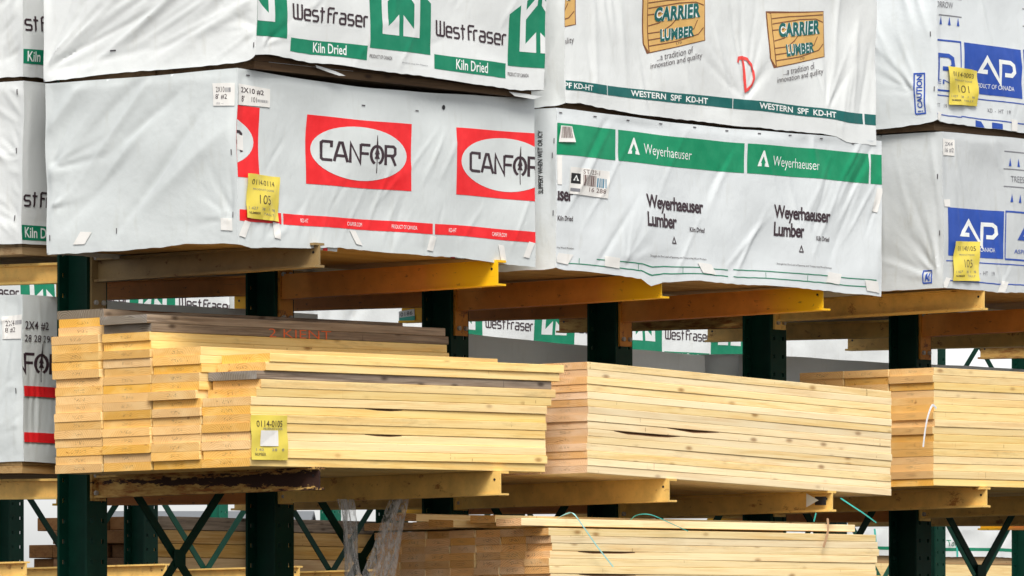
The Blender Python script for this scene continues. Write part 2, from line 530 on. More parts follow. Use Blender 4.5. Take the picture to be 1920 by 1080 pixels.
rack = empty('cantilever_rack', (0, 0, 0), 'dark green double sided steel storage rack with yellow cantilever arms carrying the near lumber packs', 'storage rack')
NC = 8
for i in range(NC):
    column_mb(6.1).build('column', M['column'], rack).location = (SP * i, 0, 0)
for i in range(NC):
    b = MB()
    b.box(SP * i + .01, SP * i + .15, -1.60, -.201, 0, .22); b.box(SP * i + .01, SP * i + .15, .001, 1.4, 0, .22)
    b.build('base_beam', M['column'], rack)
for i in range(NC - 1):
    xa, xb = SP * i + .16, SP * (i + 1)
    for z0, z1 in ((1.42, 2.80), (.3, 1.36), (4.3, 5.6)):
        mb = MB()
        mb.bar((xa, -.108, z0), (xb, -.108, z1), .048, .008)
        mb.bar((xa, -.092, z1), (xb, -.092, z0), .048, .008)
        xm = (xa + xb) / 2
        mb.box(xm - .045, xm + .045, -.118, -.113, (z0 + z1) / 2 - .045, (z0 + z1) / 2 + .045)
        mb.build('cross_brace', M['column'], rack)
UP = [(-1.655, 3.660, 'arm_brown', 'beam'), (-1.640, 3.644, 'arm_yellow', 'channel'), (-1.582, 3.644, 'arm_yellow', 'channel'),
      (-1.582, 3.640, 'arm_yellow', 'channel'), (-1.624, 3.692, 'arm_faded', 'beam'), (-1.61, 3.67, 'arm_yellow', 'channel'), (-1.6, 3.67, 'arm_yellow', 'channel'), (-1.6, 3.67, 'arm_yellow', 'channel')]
LO = [(-1.655, 2.543, 'arm_rusty', 'beam'), (-1.658, 2.554, 'arm_faded', 'channel'), (-1.632, 2.547, 'arm_faded', 'channel'),
      (-1.621, 2.511, 'arm_faded', 'beam'), (-1.642, 2.560, 'arm_faded', 'beam'), (-1.64, 2.56, 'arm_faded', 'beam'), (-1.64, 2.56, 'arm_faded', 'beam'), (-1.64, 2.56, 'arm_faded', 'beam')]
for i in range(NC):
    y, z, m, st = UP[i]
    drop = .13 if i in (0, 1, 2, 3, 5, 6) else .03
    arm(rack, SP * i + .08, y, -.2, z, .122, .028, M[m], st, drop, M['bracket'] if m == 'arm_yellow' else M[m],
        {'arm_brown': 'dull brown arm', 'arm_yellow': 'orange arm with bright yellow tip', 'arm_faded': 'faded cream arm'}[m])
    y, z, m, st = LO[i]
    arm(rack, SP * i + .08, y, -.2, z, .114, .022, M[m], st, .0, M[m],
        {'arm_rusty': 'heavily rusted arm', 'arm_faded': 'faded pale yellow arm'}[m])
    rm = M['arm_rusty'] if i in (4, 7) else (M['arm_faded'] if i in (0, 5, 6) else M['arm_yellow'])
    arm(rack, SP * i + .08, 1.385, 0, 3.628, .105, .01, rm, 'beam', .05, rm)
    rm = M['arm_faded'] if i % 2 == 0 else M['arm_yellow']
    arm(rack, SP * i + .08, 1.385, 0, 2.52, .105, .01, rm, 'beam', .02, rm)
    arm(rack, SP * i + .08, -1.6, -.2, 1.945, .11, .01, M['arm_faded'], 'beam', .0, M['arm_faded'])


# ------------------------------------------------------------------ 2D shapes for prints
_TX = {}


def text2d(s, bold=0.0, space=1.0):
    key = (s, bold, space)
    if key in _TX: return _TX[key]
    cu = bpy.data.curves.new('t', 'FONT')
    cu.body = s
    cu.offset = bold
    cu.space_character = space
    cu.resolution_u = 3
    ob = bpy.data.objects.new('t', cu)
    COL.objects.link(ob)
    dg = bpy.context.evaluated_depsgraph_get()
    me = ob.evaluated_get(dg).to_mesh()
    vs = np.array([(v.co.x, v.co.y) for v in me.vertices])
    fs = [tuple(p.vertices) for p in me.polygons]
    ob.evaluated_get(dg).to_mesh_clear()
    bpy.data.objects.remove(ob); bpy.data.curves.remove(cu)
    mn, mxx = vs.min(0), vs.max(0)
    vs = (vs - mn) / (mxx - mn)
    _TX[key] = (vs, fs)
    return _TX[key]


def stroke2d(lines, wd):
    vs, fs = [], []
    for ln in lines:
        P = [np.array(p, float) for p in ln]
        n = len(P)
        L_ = []
        for i in range(n):
            d0 = P[i] - P[i - 1] if i else P[1] - P[0]
            d1 = P[i + 1] - P[i] if i < n - 1 else d0
            d0 = d0 / (np.linalg.norm(d0) + 1e-9); d1 = d1 / (np.linalg.norm(d1) + 1e-9)
            n0, n1 = np.array((-d0[1], d0[0])), np.array((-d1[1], d1[0]))
            mm = n0 + n1
            mm = mm / (np.linalg.norm(mm) + 1e-9)
            sc = 1.0 / max(.45, mm @ n0)
            L_.append((P[i] + mm * wd / 2 * sc, P[i] - mm * wd / 2 * sc))
        b = len(vs)
        for a, c in L_: vs += [a, c]
        for i in range(n - 1):
            fs.append((b + 2 * i, b + 2 * i + 1, b + 2 * i + 3, b + 2 * i + 2))
    return np.array(vs), fs


def poly2d(*polys):
    vs, fs = [], []
    for p in polys:
        b = len(vs); vs += [tuple(q) for q in p]; fs.append(tuple(range(b, b + len(p))))
    return np.array(vs, float), fs


def rect2d(u0, v0, u1, v1):
    return poly2d([(u0, v0), (u1, v0), (u1, v1), (u0, v1)])


def bars2d(n, seed, quad_lo=0.0, quad_hi=1.0):
    r = random.Random(seed)
    x = 0.0; ps = []
    tot = []
    for i in range(n):
        a = r.choice((1, 1, 2, 3)); g = r.choice((1, 1, 2))
        tot.append((x, x + a)); x += a + g
    for a, b in tot:
        ps.append([(a / x, quad_lo), (b / x, quad_lo), (b / x, quad_hi), (a / x, quad_hi)])
    return poly2d(*ps)


def into(shape, q):
    """bilinear map of a [0,1]^2 shape into quad q = (p00, p10, p11, p01)"""
    vs, fs = shape
    a, b, c, d = [np.array(p, float) for p in q]
    s, t = vs[:, :1], vs[:, 1:2]
    return a * (1 - s) * (1 - t) + b * s * (1 - t) + c * s * t + d * (1 - s) * t, fs


def join(*shapes):
    V, Fs = [], []
    for vs, fs in shapes:
        b = sum(len(x) for x in V)
        V.append(np.asarray(vs, float)); Fs += [tuple(i + b for i in f) for f in fs]
    return np.concatenate(V), Fs


def move(shape, dx, dy, sx=1.0, sy=None):
    vs, fs = shape
    sy = sx if sy is None else sy
    return vs * np.array((sx, sy)) + np.array((dx, dy)), fs


# squared lettering drawn with strokes (units: cap height 1)
GL = {
    'W': ([[(0, 1.02), (.02, .1), (.1, 0), (.56, 0), (.64, .1), (.64, 1.02)], [(.32, 1.02), (.32, 0)]], .82),
    'e': ([[(0.02, .36), (.42, .36), (.42, .62), (.34, .72), (.08, .72), (0, .62), (0, .1), (.08, 0), (.44, 0)]], .60),
    's': ([[(.42, .72), (.08, .72), (0, .62), (0, .44), (.08, .36), (.34, .36), (.42, .28), (.42, .1), (.34, 0), (0, 0)]], .60),
    't': ([[(.12, 1.0), (.12, 0), (.14, -.0)], [(-.04, .72), (.32, .72)]], .48),
    'F': ([[(0, -.02), (0, .9), (.08, 1), (.46, 1)], [(0, .6), (.28, .6)]], .42),
    'r': ([[(0, -.02), (0, .62), (.08, .72), (.3, .72)]], .46),
    'a': ([[(.02, .72), (.34, .72), (.42, .62), (.42, 0)], [(.42, .38), (.08, .38), (0, .30), (0, .1), (.08, 0), (.42, 0)]], .60),
    ' ': ([], .10),
}


def squared_text(s, wd=.13):
    x = 0.0; ls = []
    for ch in s:
        g, adv = GL[ch]
        ls += [[(px + x, py) for px, py in ln] for ln in g]
        x += adv
    vs, fs = stroke2d(ls, wd)
    mn, mxx = vs.min(0), vs.max(0)
    return (vs - mn) / (mxx - mn), fs


# ------------------------------------------------------------------ wrapped packs
def creases(seed, n, ur, vr, ang, ln, amp, wd):
    r = random.Random(seed)
    out = []
    for _ in range(n):
        a = math.radians(r.gauss(*ang))
        out.append((r.uniform(*ur), r.uniform(*vr), math.cos(a), math.sin(a), r.uniform(*ln), r.choice((-1, 1, 1)) * r.uniform(*amp), r.uniform(*wd), 0))
    return out


def fan(seed, n, p, a0, a1, ln, amp, wd):
    r = random.Random(seed)
    out = []
    for i in range(n):
        a = math.radians(a0 + (a1 - a0) * (i + r.uniform(-.3, .3)) / max(1, n - 1))
        out.append((p[0] + r.uniform(-.02, .02), p[1] + r.uniform(-.02, .02), math.cos(a), math.sin(a), r.uniform(*ln), r.choice((-1, 1)) * r.uniform(*amp), r.uniform(*wd), 1))
    return out


def crease_h(cs, u, v):
    h = np.zeros_like(u)
    for (u0, v0, ca, sa, ln, am, wd, mode) in cs:
        du, dv = u - u0, v - v0
        t = (du * ca + dv * sa) / ln
        d = np.abs(-du * sa + dv * ca)
        if mode == 1:
            tt = np.clip(t, 0, 1)
            tp = np.where((t > 0) & (t < 1), (1 - tt) ** 1.2 * np.minimum(1, tt * 8), 0)
            ww = wd * (.5 + 1.2 * tt)
        else:
            tp = np.where(np.abs(t) < 1, (1 - np.clip(t, -1, 1) ** 2) ** 2, 0)
            ww = wd
        h += am * tp * (.55 * np.exp(-(d / ww) ** 2) + .45 * np.exp(-d / ww * 1.3))
    return h


def sst(x, e):
    t = np.clip(x / e, 0, 1)
    return t * t * (3 - 2 * t)


def interp(pts, x):
    if not pts: return np.zeros_like(x)
    return np.interp(x, [p[0] for p in pts], [p[1] for p in pts])


class Pack:
    def __init__(s, label, X0, L, Yf, w, z0, h, wrap, sx=0.0, sy=-.012, side=(), end=(), hem=(), hem_end=(), g=.0125, core=.0, sag=0.0, group='plastic wrapped lumber packs on the rack', seed=1, wob=.005, name='wrapped_lumber_pack', inset=.015, coremat='under_wood'):
        s.inset, s.coremat = inset, coremat
        s.X0, s.L, s.Yf, s.w, s.z0, s.h, s.sx, s.sy = X0, L, Yf, w, z0, h, sx, sy
        s.cs = {'side': list(side), 'end': list(end), 'far': [], 'back': [], 'top': []}
        s.hem, s.hem_end, s.sag, s.seed, s.wob = list(hem), list(hem_end), sag, seed, wob
        s.nL, s.nW, s.nH = max(2, round(L / g)), max(2, round(w / g)), max(2, round(h / g))
        s.g = g
        s.root = empty(name, (X0, Yf, z0), label, 'lumber pack', group)
        s.wrap = s.make_wrap(M[wrap])
        s.make_core(core)

    def face_dims(s, f):
        return {'side': (s.L, s.h), 'end': (s.w, s.h), 'far': (s.w, s.h), 'back': (s.L, s.h), 'top': (s.L, s.w)}[f]

    def surf(s, f, u, v, off=0.0):
        A, B = s.face_dims(f)
        z = np.zeros_like(u)
        if f == 'side': p, n = [u, z, v], (0, -1, 0)
        elif f == 'end': p, n = [z, s.w - u, v], (-1, 0, 0)
        elif f == 'far': p, n = [z + s.L, u, v], (1, 0, 0)
        elif f == 'back': p, n = [u, z + s.w, v], (0, 1, 0)
        else: p, n = [u, v, z + s.h], (0, 0, 1)
        mask = sst(np.minimum(u, A - u), .05) * sst(B - v, .05)
        if f == 'top': mask = mask * sst(v, .05)
        q = s.seed * 1.7
        low = s.wob * (np.sin(u * 3.3 + v * 4.1 + q) + .6 * np.sin(u * 7.9 - v * 6.3 + 2 * q) + .4 * np.sin(u * 2.2 - v * 13.1 + q * 3))
        hh = (crease_h(s.cs[f], u, v) * (1.2 if f == 'end' else 1.05) + low) * mask * (.35 + .65 * sst(v, .12)) + off
        p = [p[i] + n[i] * hh for i in range(3)]
        x, y, zz = p
        q2 = s.seed * 2.3
        wx = .004 * np.sin(zz * 6.1 + y * 3 + q2) + .002 * np.sin(zz * 17 + q2)
        wy = .004 * np.sin(zz * 5.3 + x * 2.1 + q2 * 2) + .002 * np.sin(x * 9 + zz * 15)
        wz = .003 * np.sin(x * 3.1 + y * 3.6 + q2) + .001 * np.sin(x * 11 + y * 9)
        kk = np.exp(-np.maximum(zz, 0) / .07)
        hm = interp(s.hem, x) * np.exp(-np.maximum(y, 0) / .03) + interp(s.hem_end, s.w - y) * np.exp(-np.maximum(x, 0) / .03)
        hm = hm + .0022 * np.sin(x * 7.3 + y * 5 + q) + .0014 * np.sin(x * 17 + y * 23) * np.sin(x * 2.1 + q) + .0016 * np.sin(x * 61 + y * 57 + q) * np.sin(x * 3.7 + y * 6 + q) ** 2
        wz = wz + hm * kk - s.sag * np.sin(np.pi * np.clip(x / s.L, 0, 1)) * np.clip(zz / s.h, 0, 1) ** 3
        return np.stack([x + wx, y + wy, zz + wz + s.sx * x + s.sy * y], -1)

    def make_wrap(s, mat):
        V, Fc = [], []
        for f, nu, nv in (('side', s.nL, s.nH), ('end', s.nW, s.nH), ('far', 10, s.nH), ('back', s.nL, 5), ('top', s.nL, 6)):
            A, B = s.face_dims(f)
            uu, vv = np.meshgrid(np.linspace(0, A, nu + 1), np.linspace(0, B, nv + 1))
            P = s.surf(f, uu.ravel(), vv.ravel())
            b = sum(len(x) for x in V)
            V.append(P)
            W = nu + 1
            idx = (np.arange(nv)[:, None] * W + np.arange(nu)[None, :]).ravel() + b
            q = np.stack([idx, idx + 1, idx + 1 + W, idx + W], -1)
            if f == 'back': q = q[:, ::-1]
            Fc.append(q)
        V = np.concatenate(V); Fc = np.concatenate(Fc)
        me = bpy.data.meshes.new('wrap')
        me.from_pydata(V.tolist(), [], Fc.tolist())
        me.materials.append(mat)
        bm = bmesh.new(); bm.from_mesh(me)
        bmesh.ops.remove_doubles(bm, verts=bm.verts, dist=.0004)
        bm.to_mesh(me); bm.free()
        me.polygons.foreach_set('use_smooth', [True] * len(me.polygons))
        me.set_sharp_from_angle(angle=math.radians(50))
        return link('wrap', me, s.root)

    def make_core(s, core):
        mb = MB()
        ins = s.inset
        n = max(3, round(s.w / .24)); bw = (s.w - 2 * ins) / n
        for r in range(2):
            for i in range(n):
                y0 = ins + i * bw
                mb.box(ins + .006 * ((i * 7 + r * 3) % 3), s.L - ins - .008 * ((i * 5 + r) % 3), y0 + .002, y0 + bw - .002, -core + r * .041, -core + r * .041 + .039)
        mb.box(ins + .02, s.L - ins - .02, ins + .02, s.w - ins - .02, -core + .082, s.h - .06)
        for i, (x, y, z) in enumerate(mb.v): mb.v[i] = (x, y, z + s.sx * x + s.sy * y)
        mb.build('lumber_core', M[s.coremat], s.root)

    # ---- prints
    def px(s, x, y, f='side'):
        if f == 'side':
            X = onY(x, s.Yf); z = zat(y, X, s.Yf); u = X - s.X0
            return (u, z - s.z0 - s.sx * u)
        Y = onX(x, s.X0); z = zat(y, s.X0, Y)
        return (s.w - (Y - s.Yf), z - s.z0 - s.sy * (Y - s.Yf))

    def quad(s, a, b, c, d, f='side'):
        """pixels: lower-start, lower-end, upper-end, upper-start"""
        return tuple(s.px(*p, f) for p in (a, b, c, d))

    def decal(s, name, shape, mat, layer=0, f='side', parent=None, extra=None, label=None, g=None):
        vs, fs = shape
        A, B = s.face_dims(f)
        bm = bmesh.new()
        bv = [bm.verts.new((p[0], p[1], 0)) for p in vs]
        for t in fs:
            try: bm.faces.new([bv[i] for i in t])
            except ValueError: pass

        def cut(co, no, clear=False):
            bmesh.ops.bisect_plane(bm, geom=list(bm.verts) + list(bm.edges) + list(bm.faces), plane_co=co, plane_no=no, clear_outer=clear, dist=1e-6)
        lo, hi = np.min(vs, 0), np.max(vs, 0)
        e = .002
        if lo[0] < e: cut((e, 0, 0), (-1, 0, 0), True)
        if hi[0] > A - e: cut((A - e, 0, 0), (1, 0, 0), True)
        if lo[1] < e: cut((0, e, 0), (0, -1, 0), True)
        if hi[1] > B - e: cut((0, B - e, 0), (0, 1, 0), True)
        gu, gv = A / max(2, round(A / s.g)), B / max(2, round(B / s.g))
        for ax, gs in ((0, gu), (1, gv)):
            a, b = max(lo[ax], 0), min(hi[ax], (A, B)[ax])
            if b - a > gs * 1.2:
                for i in range(int(a / gs) + 1, int(b / gs) + 1):
                    co = [0, 0, 0]; no = [0, 0, 0]; co[ax] = i * gs; no[ax] = 1
                    cut(co, no)
        bm.verts.ensure_lookup_table()
        if not len(bm.faces): bm.free(); return None
        uv = np.array([(v.co.x, v.co.y) for v in bm.verts])
        off = .0016 + .0011 * layer
        if extra is not None: off = off + extra(uv[:, 0], uv[:, 1])
        P = s.surf(f, uv[:, 0], uv[:, 1], off)
        for v, p in zip(bm.verts, P): v.co = p
        bm.normal_update()
        want = Vector({'side': (0, -1, 0), 'end': (-1, 0, 0), 'far': (1, 0, 0), 'back': (0, 1, 0), 'top': (0, 0, 1)}[f])
        fl = [x for x in bm.faces if x.normal.dot(want) < 0]
        if fl: bmesh.ops.reverse_faces(bm, faces=fl)
        me = bpy.data.meshes.new(name)
        bm.to_mesh(me); bm.free()
        me.materials.append(mat)
        me.polygons.foreach_set('use_smooth', [True] * len(me.polygons))
        o = link(name, me, parent or s.wrap)
        if label: o['label'] = label
        return o

    def text(s, name, st, q, mat, layer=1, f='side', bold=0.0, space=1.0, parent=None, extra=None):
        return s.decal(name, into(text2d(st, bold, space), q), mat, layer, f, parent, extra)

    def sheet(s, name, q, mat, layer=2, f='side', extra=None, parent=None, label=None, n=10):
        """paper tag: a finely cut quad that may curl off the wrap"""
        vs, fs = [], []
        for j in range(n + 1):
            for i in range(n + 1): vs.append((i / n, j / n))
        for j in range(n):
            for i in range(n):
                a = j * (n + 1) + i
                fs.append((a, a + 1, a + n + 2, a + n + 1))
        return s.decal(name, into((np.array(vs), fs), q), mat, layer, f, parent or s.root, extra, label)

    def staples(s, pts, f='side', horizontal=False, ln=.028):
        for x, y in pts:
            u, v = s.px(x, y, f)
            a, b = (ln, .006) if horizontal else (.006, ln)
            s.decal('staple', rect2d(u - a / 2, v - b / 2, u + a / 2, v + b / 2), M['staple'], 2, f, s.wrap)

    def tape(s, pts, f='side', wd=.05, hg=.07):
        for k_, (x, y) in enumerate(pts):
            u, v = s.px(x, y, f)
            t = .012 * ((k_ * 37) % 5 - 2)
            s.decal('tape_patch', poly2d([(u - wd / 2 + t, v - hg / 2), (u + wd / 2 + t, v - hg / 2 - .004), (u + wd / 2 - t, v + hg / 2), (u - wd / 2 - t, v + hg / 2 + .005)]), M['tape'], 3, f, s.wrap)


def curl(seed, amp=.010):
    r = random.Random(seed)
    a, b, c = [r.uniform(0, 6) for _ in range(3)]
    return lambda u, v: .002 + amp * np.maximum(0, .75 + .4 * np.sin(u * 23 + v * 13 + a) + .4 * np.sin(v * 29 - u * 17 + b) + .2 * np.sin(u * 60 + v * 45 + c))


def tag_print(p, sheet, q, l1, l2, f='side', ex=None, faint=True):
    """number line, small line, big number, foot lines on a yellow tag"""
    def sub(a, b, c, d):
        return tuple(tuple(x) for x in into((np.array([(a, b), (c, b), (c, d), (a, d)]), []), q)[0])
    mk = M['dark'] if not faint else M['dark']
    p.text('lettering', l1, sub(.14, .76, .84, .88), mk, 4, f, 0, 1, sheet, ex)
    p.text('lettering', 'PRODUCT CODE', sub(.18, .64, .80, .68), M['fade'], 4, f, 0, 1, sheet, ex)
    if l2: p.text('lettering', l2, sub(.36, .34, .70, .54), M['dark'], 4, f, -.01, 1, sheet, ex)
    p.text('lettering', '1 427    38   1   98', sub(.08, .20, .88, .26), M['fade'], 4, f, 0, 1, sheet, ex)
    p.text('lettering', 'NUMBER', sub(.08, .10, .40, .15), M['dark'], 4, f, .01, 1, sheet, ex)
    p.text('lettering', 'TALLY', sub(.52, .10, .84, .15), M['fade'], 4, f, 0, 1, sheet, ex)


# --- art that repeats on several packs
def tree_block_art(p, du=0.0, dv=0.0, ks=(0, 1, 2), text_ks=(0, 1), f='side', small=True, nums=True):
    """green tree blocks alternating with squared lettering and green bands"""
    for k_ in ks:
        b0 = -.273 + 1.169 * k_ + du; W_ = .509; vb = .118 + dv
        H0 = .262
        top = min(.55, p.h - vb - .02)
        shape = poly2d([(b0, vb), (b0 + W_, vb), (b0 + W_, vb + H0), (b0 + W_ * .66, vb + H0 + .095), (b0 + W_ * .66, vb + top), (b0 + W_ * .34, vb + top), (b0 + W_ * .34, vb + H0 + .095), (b0, vb + H0)])
        p.decal('logo_block', shape, M['green'], 0, f)
        pts = lambda ps: [(b0 + W_ * a, vb + b) for a, b in ps]
        left = [pts([(.19, .078), (.465, .078), (.465, .185), (.285, .12), (.285, .50), (.19, .50)])]
        br = [pts([(.285, .245), (.285, .205 + .09), (.465, .375), (.465, .325)]), pts([(.285, .37), (.285, .42), (.43, .49), (.43, .44)])]
        fl = [[(2 * b0 + W_ - a, b) for a, b in reversed(pl)] for pl in left + br]
        p.decal('logo_tree', poly2d(*(left + br + fl)), M['white_wrap'], 1, f)
    for k_ in text_ks:
        u0 = .277 + 1.169 * k_ + du
        p.decal('lettering', into(squared_text('West Fraser'), ((u0, .222 + dv), (u0 + .60, .215 + dv), (u0 + .60, .297 + dv), (u0, .305 + dv))), M['dark'], 1, f)
        p.decal('printed_band', rect2d(u0 - .008, .050 + dv, u0 + .60, .126 + dv), M['green'], 0, f)
        p.text('lettering', 'Kiln Dried', ((u0 + .17, .062 + dv), (u0 + .44, .062 + dv), (u0 + .44, .116 + dv), (u0 + .17, .116 + dv)), M['white'], 1, f, .012)
        if small:
            p.text('lettering', 'PRODUCT OF CANADA', ((u0 + .62, .066 + dv), (u0 + .80, .066 + dv), (u0 + .80, .085 + dv), (u0 + .62, .085 + dv)), M['dark'], 1, f)


CAN = [[(.56, .70), (.56, 1), (.09, 1), (0, .92), (0, .08), (.09, 0), (.60, 0)],
       [(.70, -.04), (.98, 1), (1.12, 1), (1.42, -.04)], [(.80, .28), (1.30, .28)],
       [(1.56, -.05), (1.56, 1.02), (2.10, -.02), (2.10, 1.03)],
       [(2.10, 1), (2.62, 1)], [(2.10, .52), (2.55, .52)],
       [(3.52, -.05), (3.52, 1), (3.98, 1), (4.08, .90), (4.08, .60), (3.98, .48), (3.52, .48)], [(3.86, .48), (4.10, -.06)]]
_ring = [(3.02 + .34 * math.cos(a), .48 + .50 * math.sin(a)) for a in [math.radians(x) for x in range(-70, 251, 20)]]
CAN.append([q for q in _ring])


def oval_art(p, u0, v0, v1, f='side', W_=.84, rect='red', letters=True):
    p.decal('logo_rectangle', rect2d(u0, v0, u0 + W_, v1), M[rect], 0, f)
    cx, cy = u0 + W_ / 2, (v0 + v1) / 2
    ov = [(cx + W_ * .455 * math.cos(a), cy + (v1 - v0) * .395 * math.sin(a)) for a in [2 * math.pi * i / 44 for i in range(44)]]
    p.decal('logo_oval', poly2d(ov), M['oval'], 1, f)
    if not letters: return
    sc = W_ * .70 / 4.1; sy = (v1 - v0) * .265
    base = (u0 + W_ * .142, cy - sy * .5)
    p.decal('lettering', move(stroke2d(CAN, .155), base[0], base[1], sc, sy), M['dark'], 2, f)
    tx = base[0] + 3.02 * sc; H = (v1 - v0)
    tree = poly2d([(tx - .013, cy - .01), (tx + .013, cy - .01), (tx + .002, cy + H * .29), (tx - .002, cy + H * .29)],
                  [(tx - .022, cy - H * .06), (tx + .022, cy - H * .06), (tx, cy + H * .04)],
                  [(tx - .003, cy - H * .27), (tx + .003, cy - H * .27), (tx + .003, cy - H * .061), (tx - .003, cy - H * .061)],
                  [(tx - .021, cy + .002), (tx - .012, cy + .002), (tx - .008, cy + .03)], [(tx + .012, cy + .002), (tx + .021, cy + .002), (tx + .008, cy + .03)])
    p.decal('logo_spear', tree, M['dark'], 3, f)


# ================================================================== near packs
# 1 --- grey pack with red oval logos
c_end = (creases(11, 9, (.1, 1.0), (.1, .75), (40, 6), (.35, .75), (.009, .018), (.022, .05))
         + fan(12, 6, (.02, .42), 8, 58, (.5, .8), (.006, .011), (.018, .03))
         + fan(13, 7, (1.2, .12), 95, 185, (.15, .38), (.004, .008), (.014, .022))
         + fan(15, 6, (.03, .22), 0, 60, (.2, .45), (.004, .007), (.012, .02)))
c_side = (creases(14, 22, (.1, 2.4), (.05, .55), (52, 9), (.12, .34), (.002, .0045), (.010, .022))
          + fan(16, 6, (.22, .03), 20, 80, (.25, .5), (.003, .006), (.012, .02)) + fan(17, 5, (1.52, .02), 50, 130, (.12, .25), (.002, .004), (.01, .016)))
P1 = Pack('grey wrapped pack printed with red rectangles around white ovals', -.525, 2.443, -1.62, 1.24, 3.633, .858, 'grey_wrap', .004, -.012,
          c_side, c_end, hem=[(0, -.005), (.10, -.028), (.28, -.008), (.55, .0), (.8, .012), (1.5, .0), (2.0, -.008), (2.44, -.022)], hem_end=[(0, -.005), (.5, .0), (.9, .012), (1.24, -.01)], core=-.022, sag=.030, seed=1)
P1.wrap['label'] = 'grey plastic wrap with diagonal creases'
for u0 in (.55, 1.768, -.665):
    oval_art(P1, u0, .322, .676)
for a, b in ((.015, .350), (.366, 1.566), (1.584, 2.45)):
    P1.decal('printed_band', rect2d(a, .110, b, .164), M['red'], 0)
for st, a, b in (('KD-HT', .50, .565), ('CANFOR.COM', .88, 1.0), ('PRODUCT OF CANADA', 1.24, 1.44), ('KD-HT', 1.70, 1.765), ('CANFOR.COM', 2.07, 2.19)):
    P1.text('lettering', st, ((a, .126), (b, .126), (b, .146), (a, .146)), M['white'], 1)
q = P1.quad((457, 408), (521, 415), (523, 332), (459, 326))
ex = curl(1, .011)
t_ = P1.sheet('yellow_tag', q, M['yellow'], 3, 'side', ex)
tag_print(P1, t_, q, '0114-0114', '105', 'side', ex)
q = P1.quad((446, 197), (505, 200), (505, 165), (446, 157))
t_ = P1.sheet('size_label', q, M['paper'], 3, 'side')
sub = lambda q, a, b, c, d: tuple(tuple(x) for x in into((np.array([(a, b), (c, b), (c, d), (a, d)]), []), q)[0])
P1.text('lettering', '2X10 #2', sub(q, .08, .58, .80, .86), M['dark'], 4, 'side', .012, 1, t_)
P1.text('lettering', "8'", sub(q, .10, .16, .20, .46), M['dark'], 4, 'side', .012, 1, t_)
P1.text('lettering', '101', sub(q, .42, .18, .58, .44), M['dark'], 4, 'side', 0, 1, t_)
P1.decal('barcode', into(bars2d(14, 3), sub(q, .60, .22, .94, .36)), M['fade'], 4, 'side', t_)
q = P1.quad((402, 199), (441, 199), (441, 156), (400, 157), 'end')
t_ = P1.sheet('size_label', q, M['paper'], 3, 'end')
P1.text('lettering', '2X10', sub(q, .15, .60, .55, .84), M['dark'], 4, 'end', .0, 1, t_)
P1.text('lettering', "8' #2", sub(q, .12, .28, .66, .52), M['dark'], 4, 'end', .0, 1, t_)
P1.text('lettering', '101 --', sub(q, .15, .06, .5, .15), M['fade'], 4, 'end', .0, 1, t_)
P1.decal('barcode', into(bars2d(8, 5), sub(q, .58, .60, .85, .80)), M['fade'], 4, 'end', t_)
P1.tape([(457, 428), (518, 431), (668, 446), (808, 457), (940, 472), (990, 466), (452, 268)])
P1.tape([(155, 446), (425, 421)], 'end', .075, .055)
P1.staples([(437, 286), (437, 403), (218, 432), (94, 446)], 'end')
P1.staples([(465, 141), (678, 189), (780, 201)], 'side', True)
P1.decal('dirt_mark', into((text2d('.')[0], text2d('.')[1]), P1.quad((830, 200), (836, 200), (836, 190), (830, 190))), M['black'], 2)

# 2 --- white pack above it with green tree logos
w_end = (creases(21, 12, (.1, 1.3), (.08, .85), (27, 6), (.4, .9), (.007, .013), (.016, .036))
         + creases(27, 14, (.1, 1.3), (.08, .85), (24, 5), (.3, .7), (.003, .006), (.008, .014))
         + fan(22, 11, (.0, .05), 4, 62, (.6, 1.3), (.006, .012), (.012, .022)) + fan(23, 8, (1.38, .48), 172, 220, (.4, .9), (.005, .010), (.014, .028))
         + fan(24, 7, (1.38, .16), 150, 215, (.12, .30), (.003, .006), (.010, .016)))
w_side = (creases(25, 14, (.1, 2.3), (.02, .5), (40, 25), (.10, .25), (.002, .005), (.010, .024)) + fan(26, 6, (.06, .06), 10, 80, (.2, .42), (.003, .006), (.012, .02)))
P2 = Pack('white wrapped pack with green tree blocks stacked on the pack with red ovals', -.475, 2.375, -1.70, 1.38, 4.532, .90, 'white_wrap', 0, -.018,
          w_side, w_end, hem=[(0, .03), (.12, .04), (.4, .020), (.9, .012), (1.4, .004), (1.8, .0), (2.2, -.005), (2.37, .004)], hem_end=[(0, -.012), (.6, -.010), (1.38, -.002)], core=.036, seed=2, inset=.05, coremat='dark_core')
tree_block_art(P2, 0, 0)
P2.staples([(478, 86)], 'end')
P2.decal('dirt_mark', rect2d(.44, .105, .475, .112), M['staple'], 2, 'end')
P2.text('lettering', 'Product may be slippery', ((1.16, .055), (1.38, .055), (1.38, .064), (1.16, .064)), M['fade'], 1)
# torn strip of plastic under the white pack
mb = MB()



def hang(pack, name, pts, mat, dy=.0):
    """small flat piece of plastic below the hem, pts in pixels on the front plane, set dy behind it"""
    out = []
    for x, y in pts:
        X = onY(x, pack.Yf + dy)
        out.append((X - pack.X0, dy, zat(y, X, pack.Yf + dy) - pack.z0))
    n = len(out)
    vs = out + [(a, b + .002, c) for a, b, c in out]
    fs = [tuple(range(n)), tuple(range(2 * n - 1, n - 1, -1))] + [(i, i + n, (i + 1) % n + n, (i + 1) % n) for i in range(n)]
    me = bpy.data.meshes.new(name)
    me.from_pydata(vs, [], fs)
    me.materials.append(mat)
    return link(name, me, pack.root)


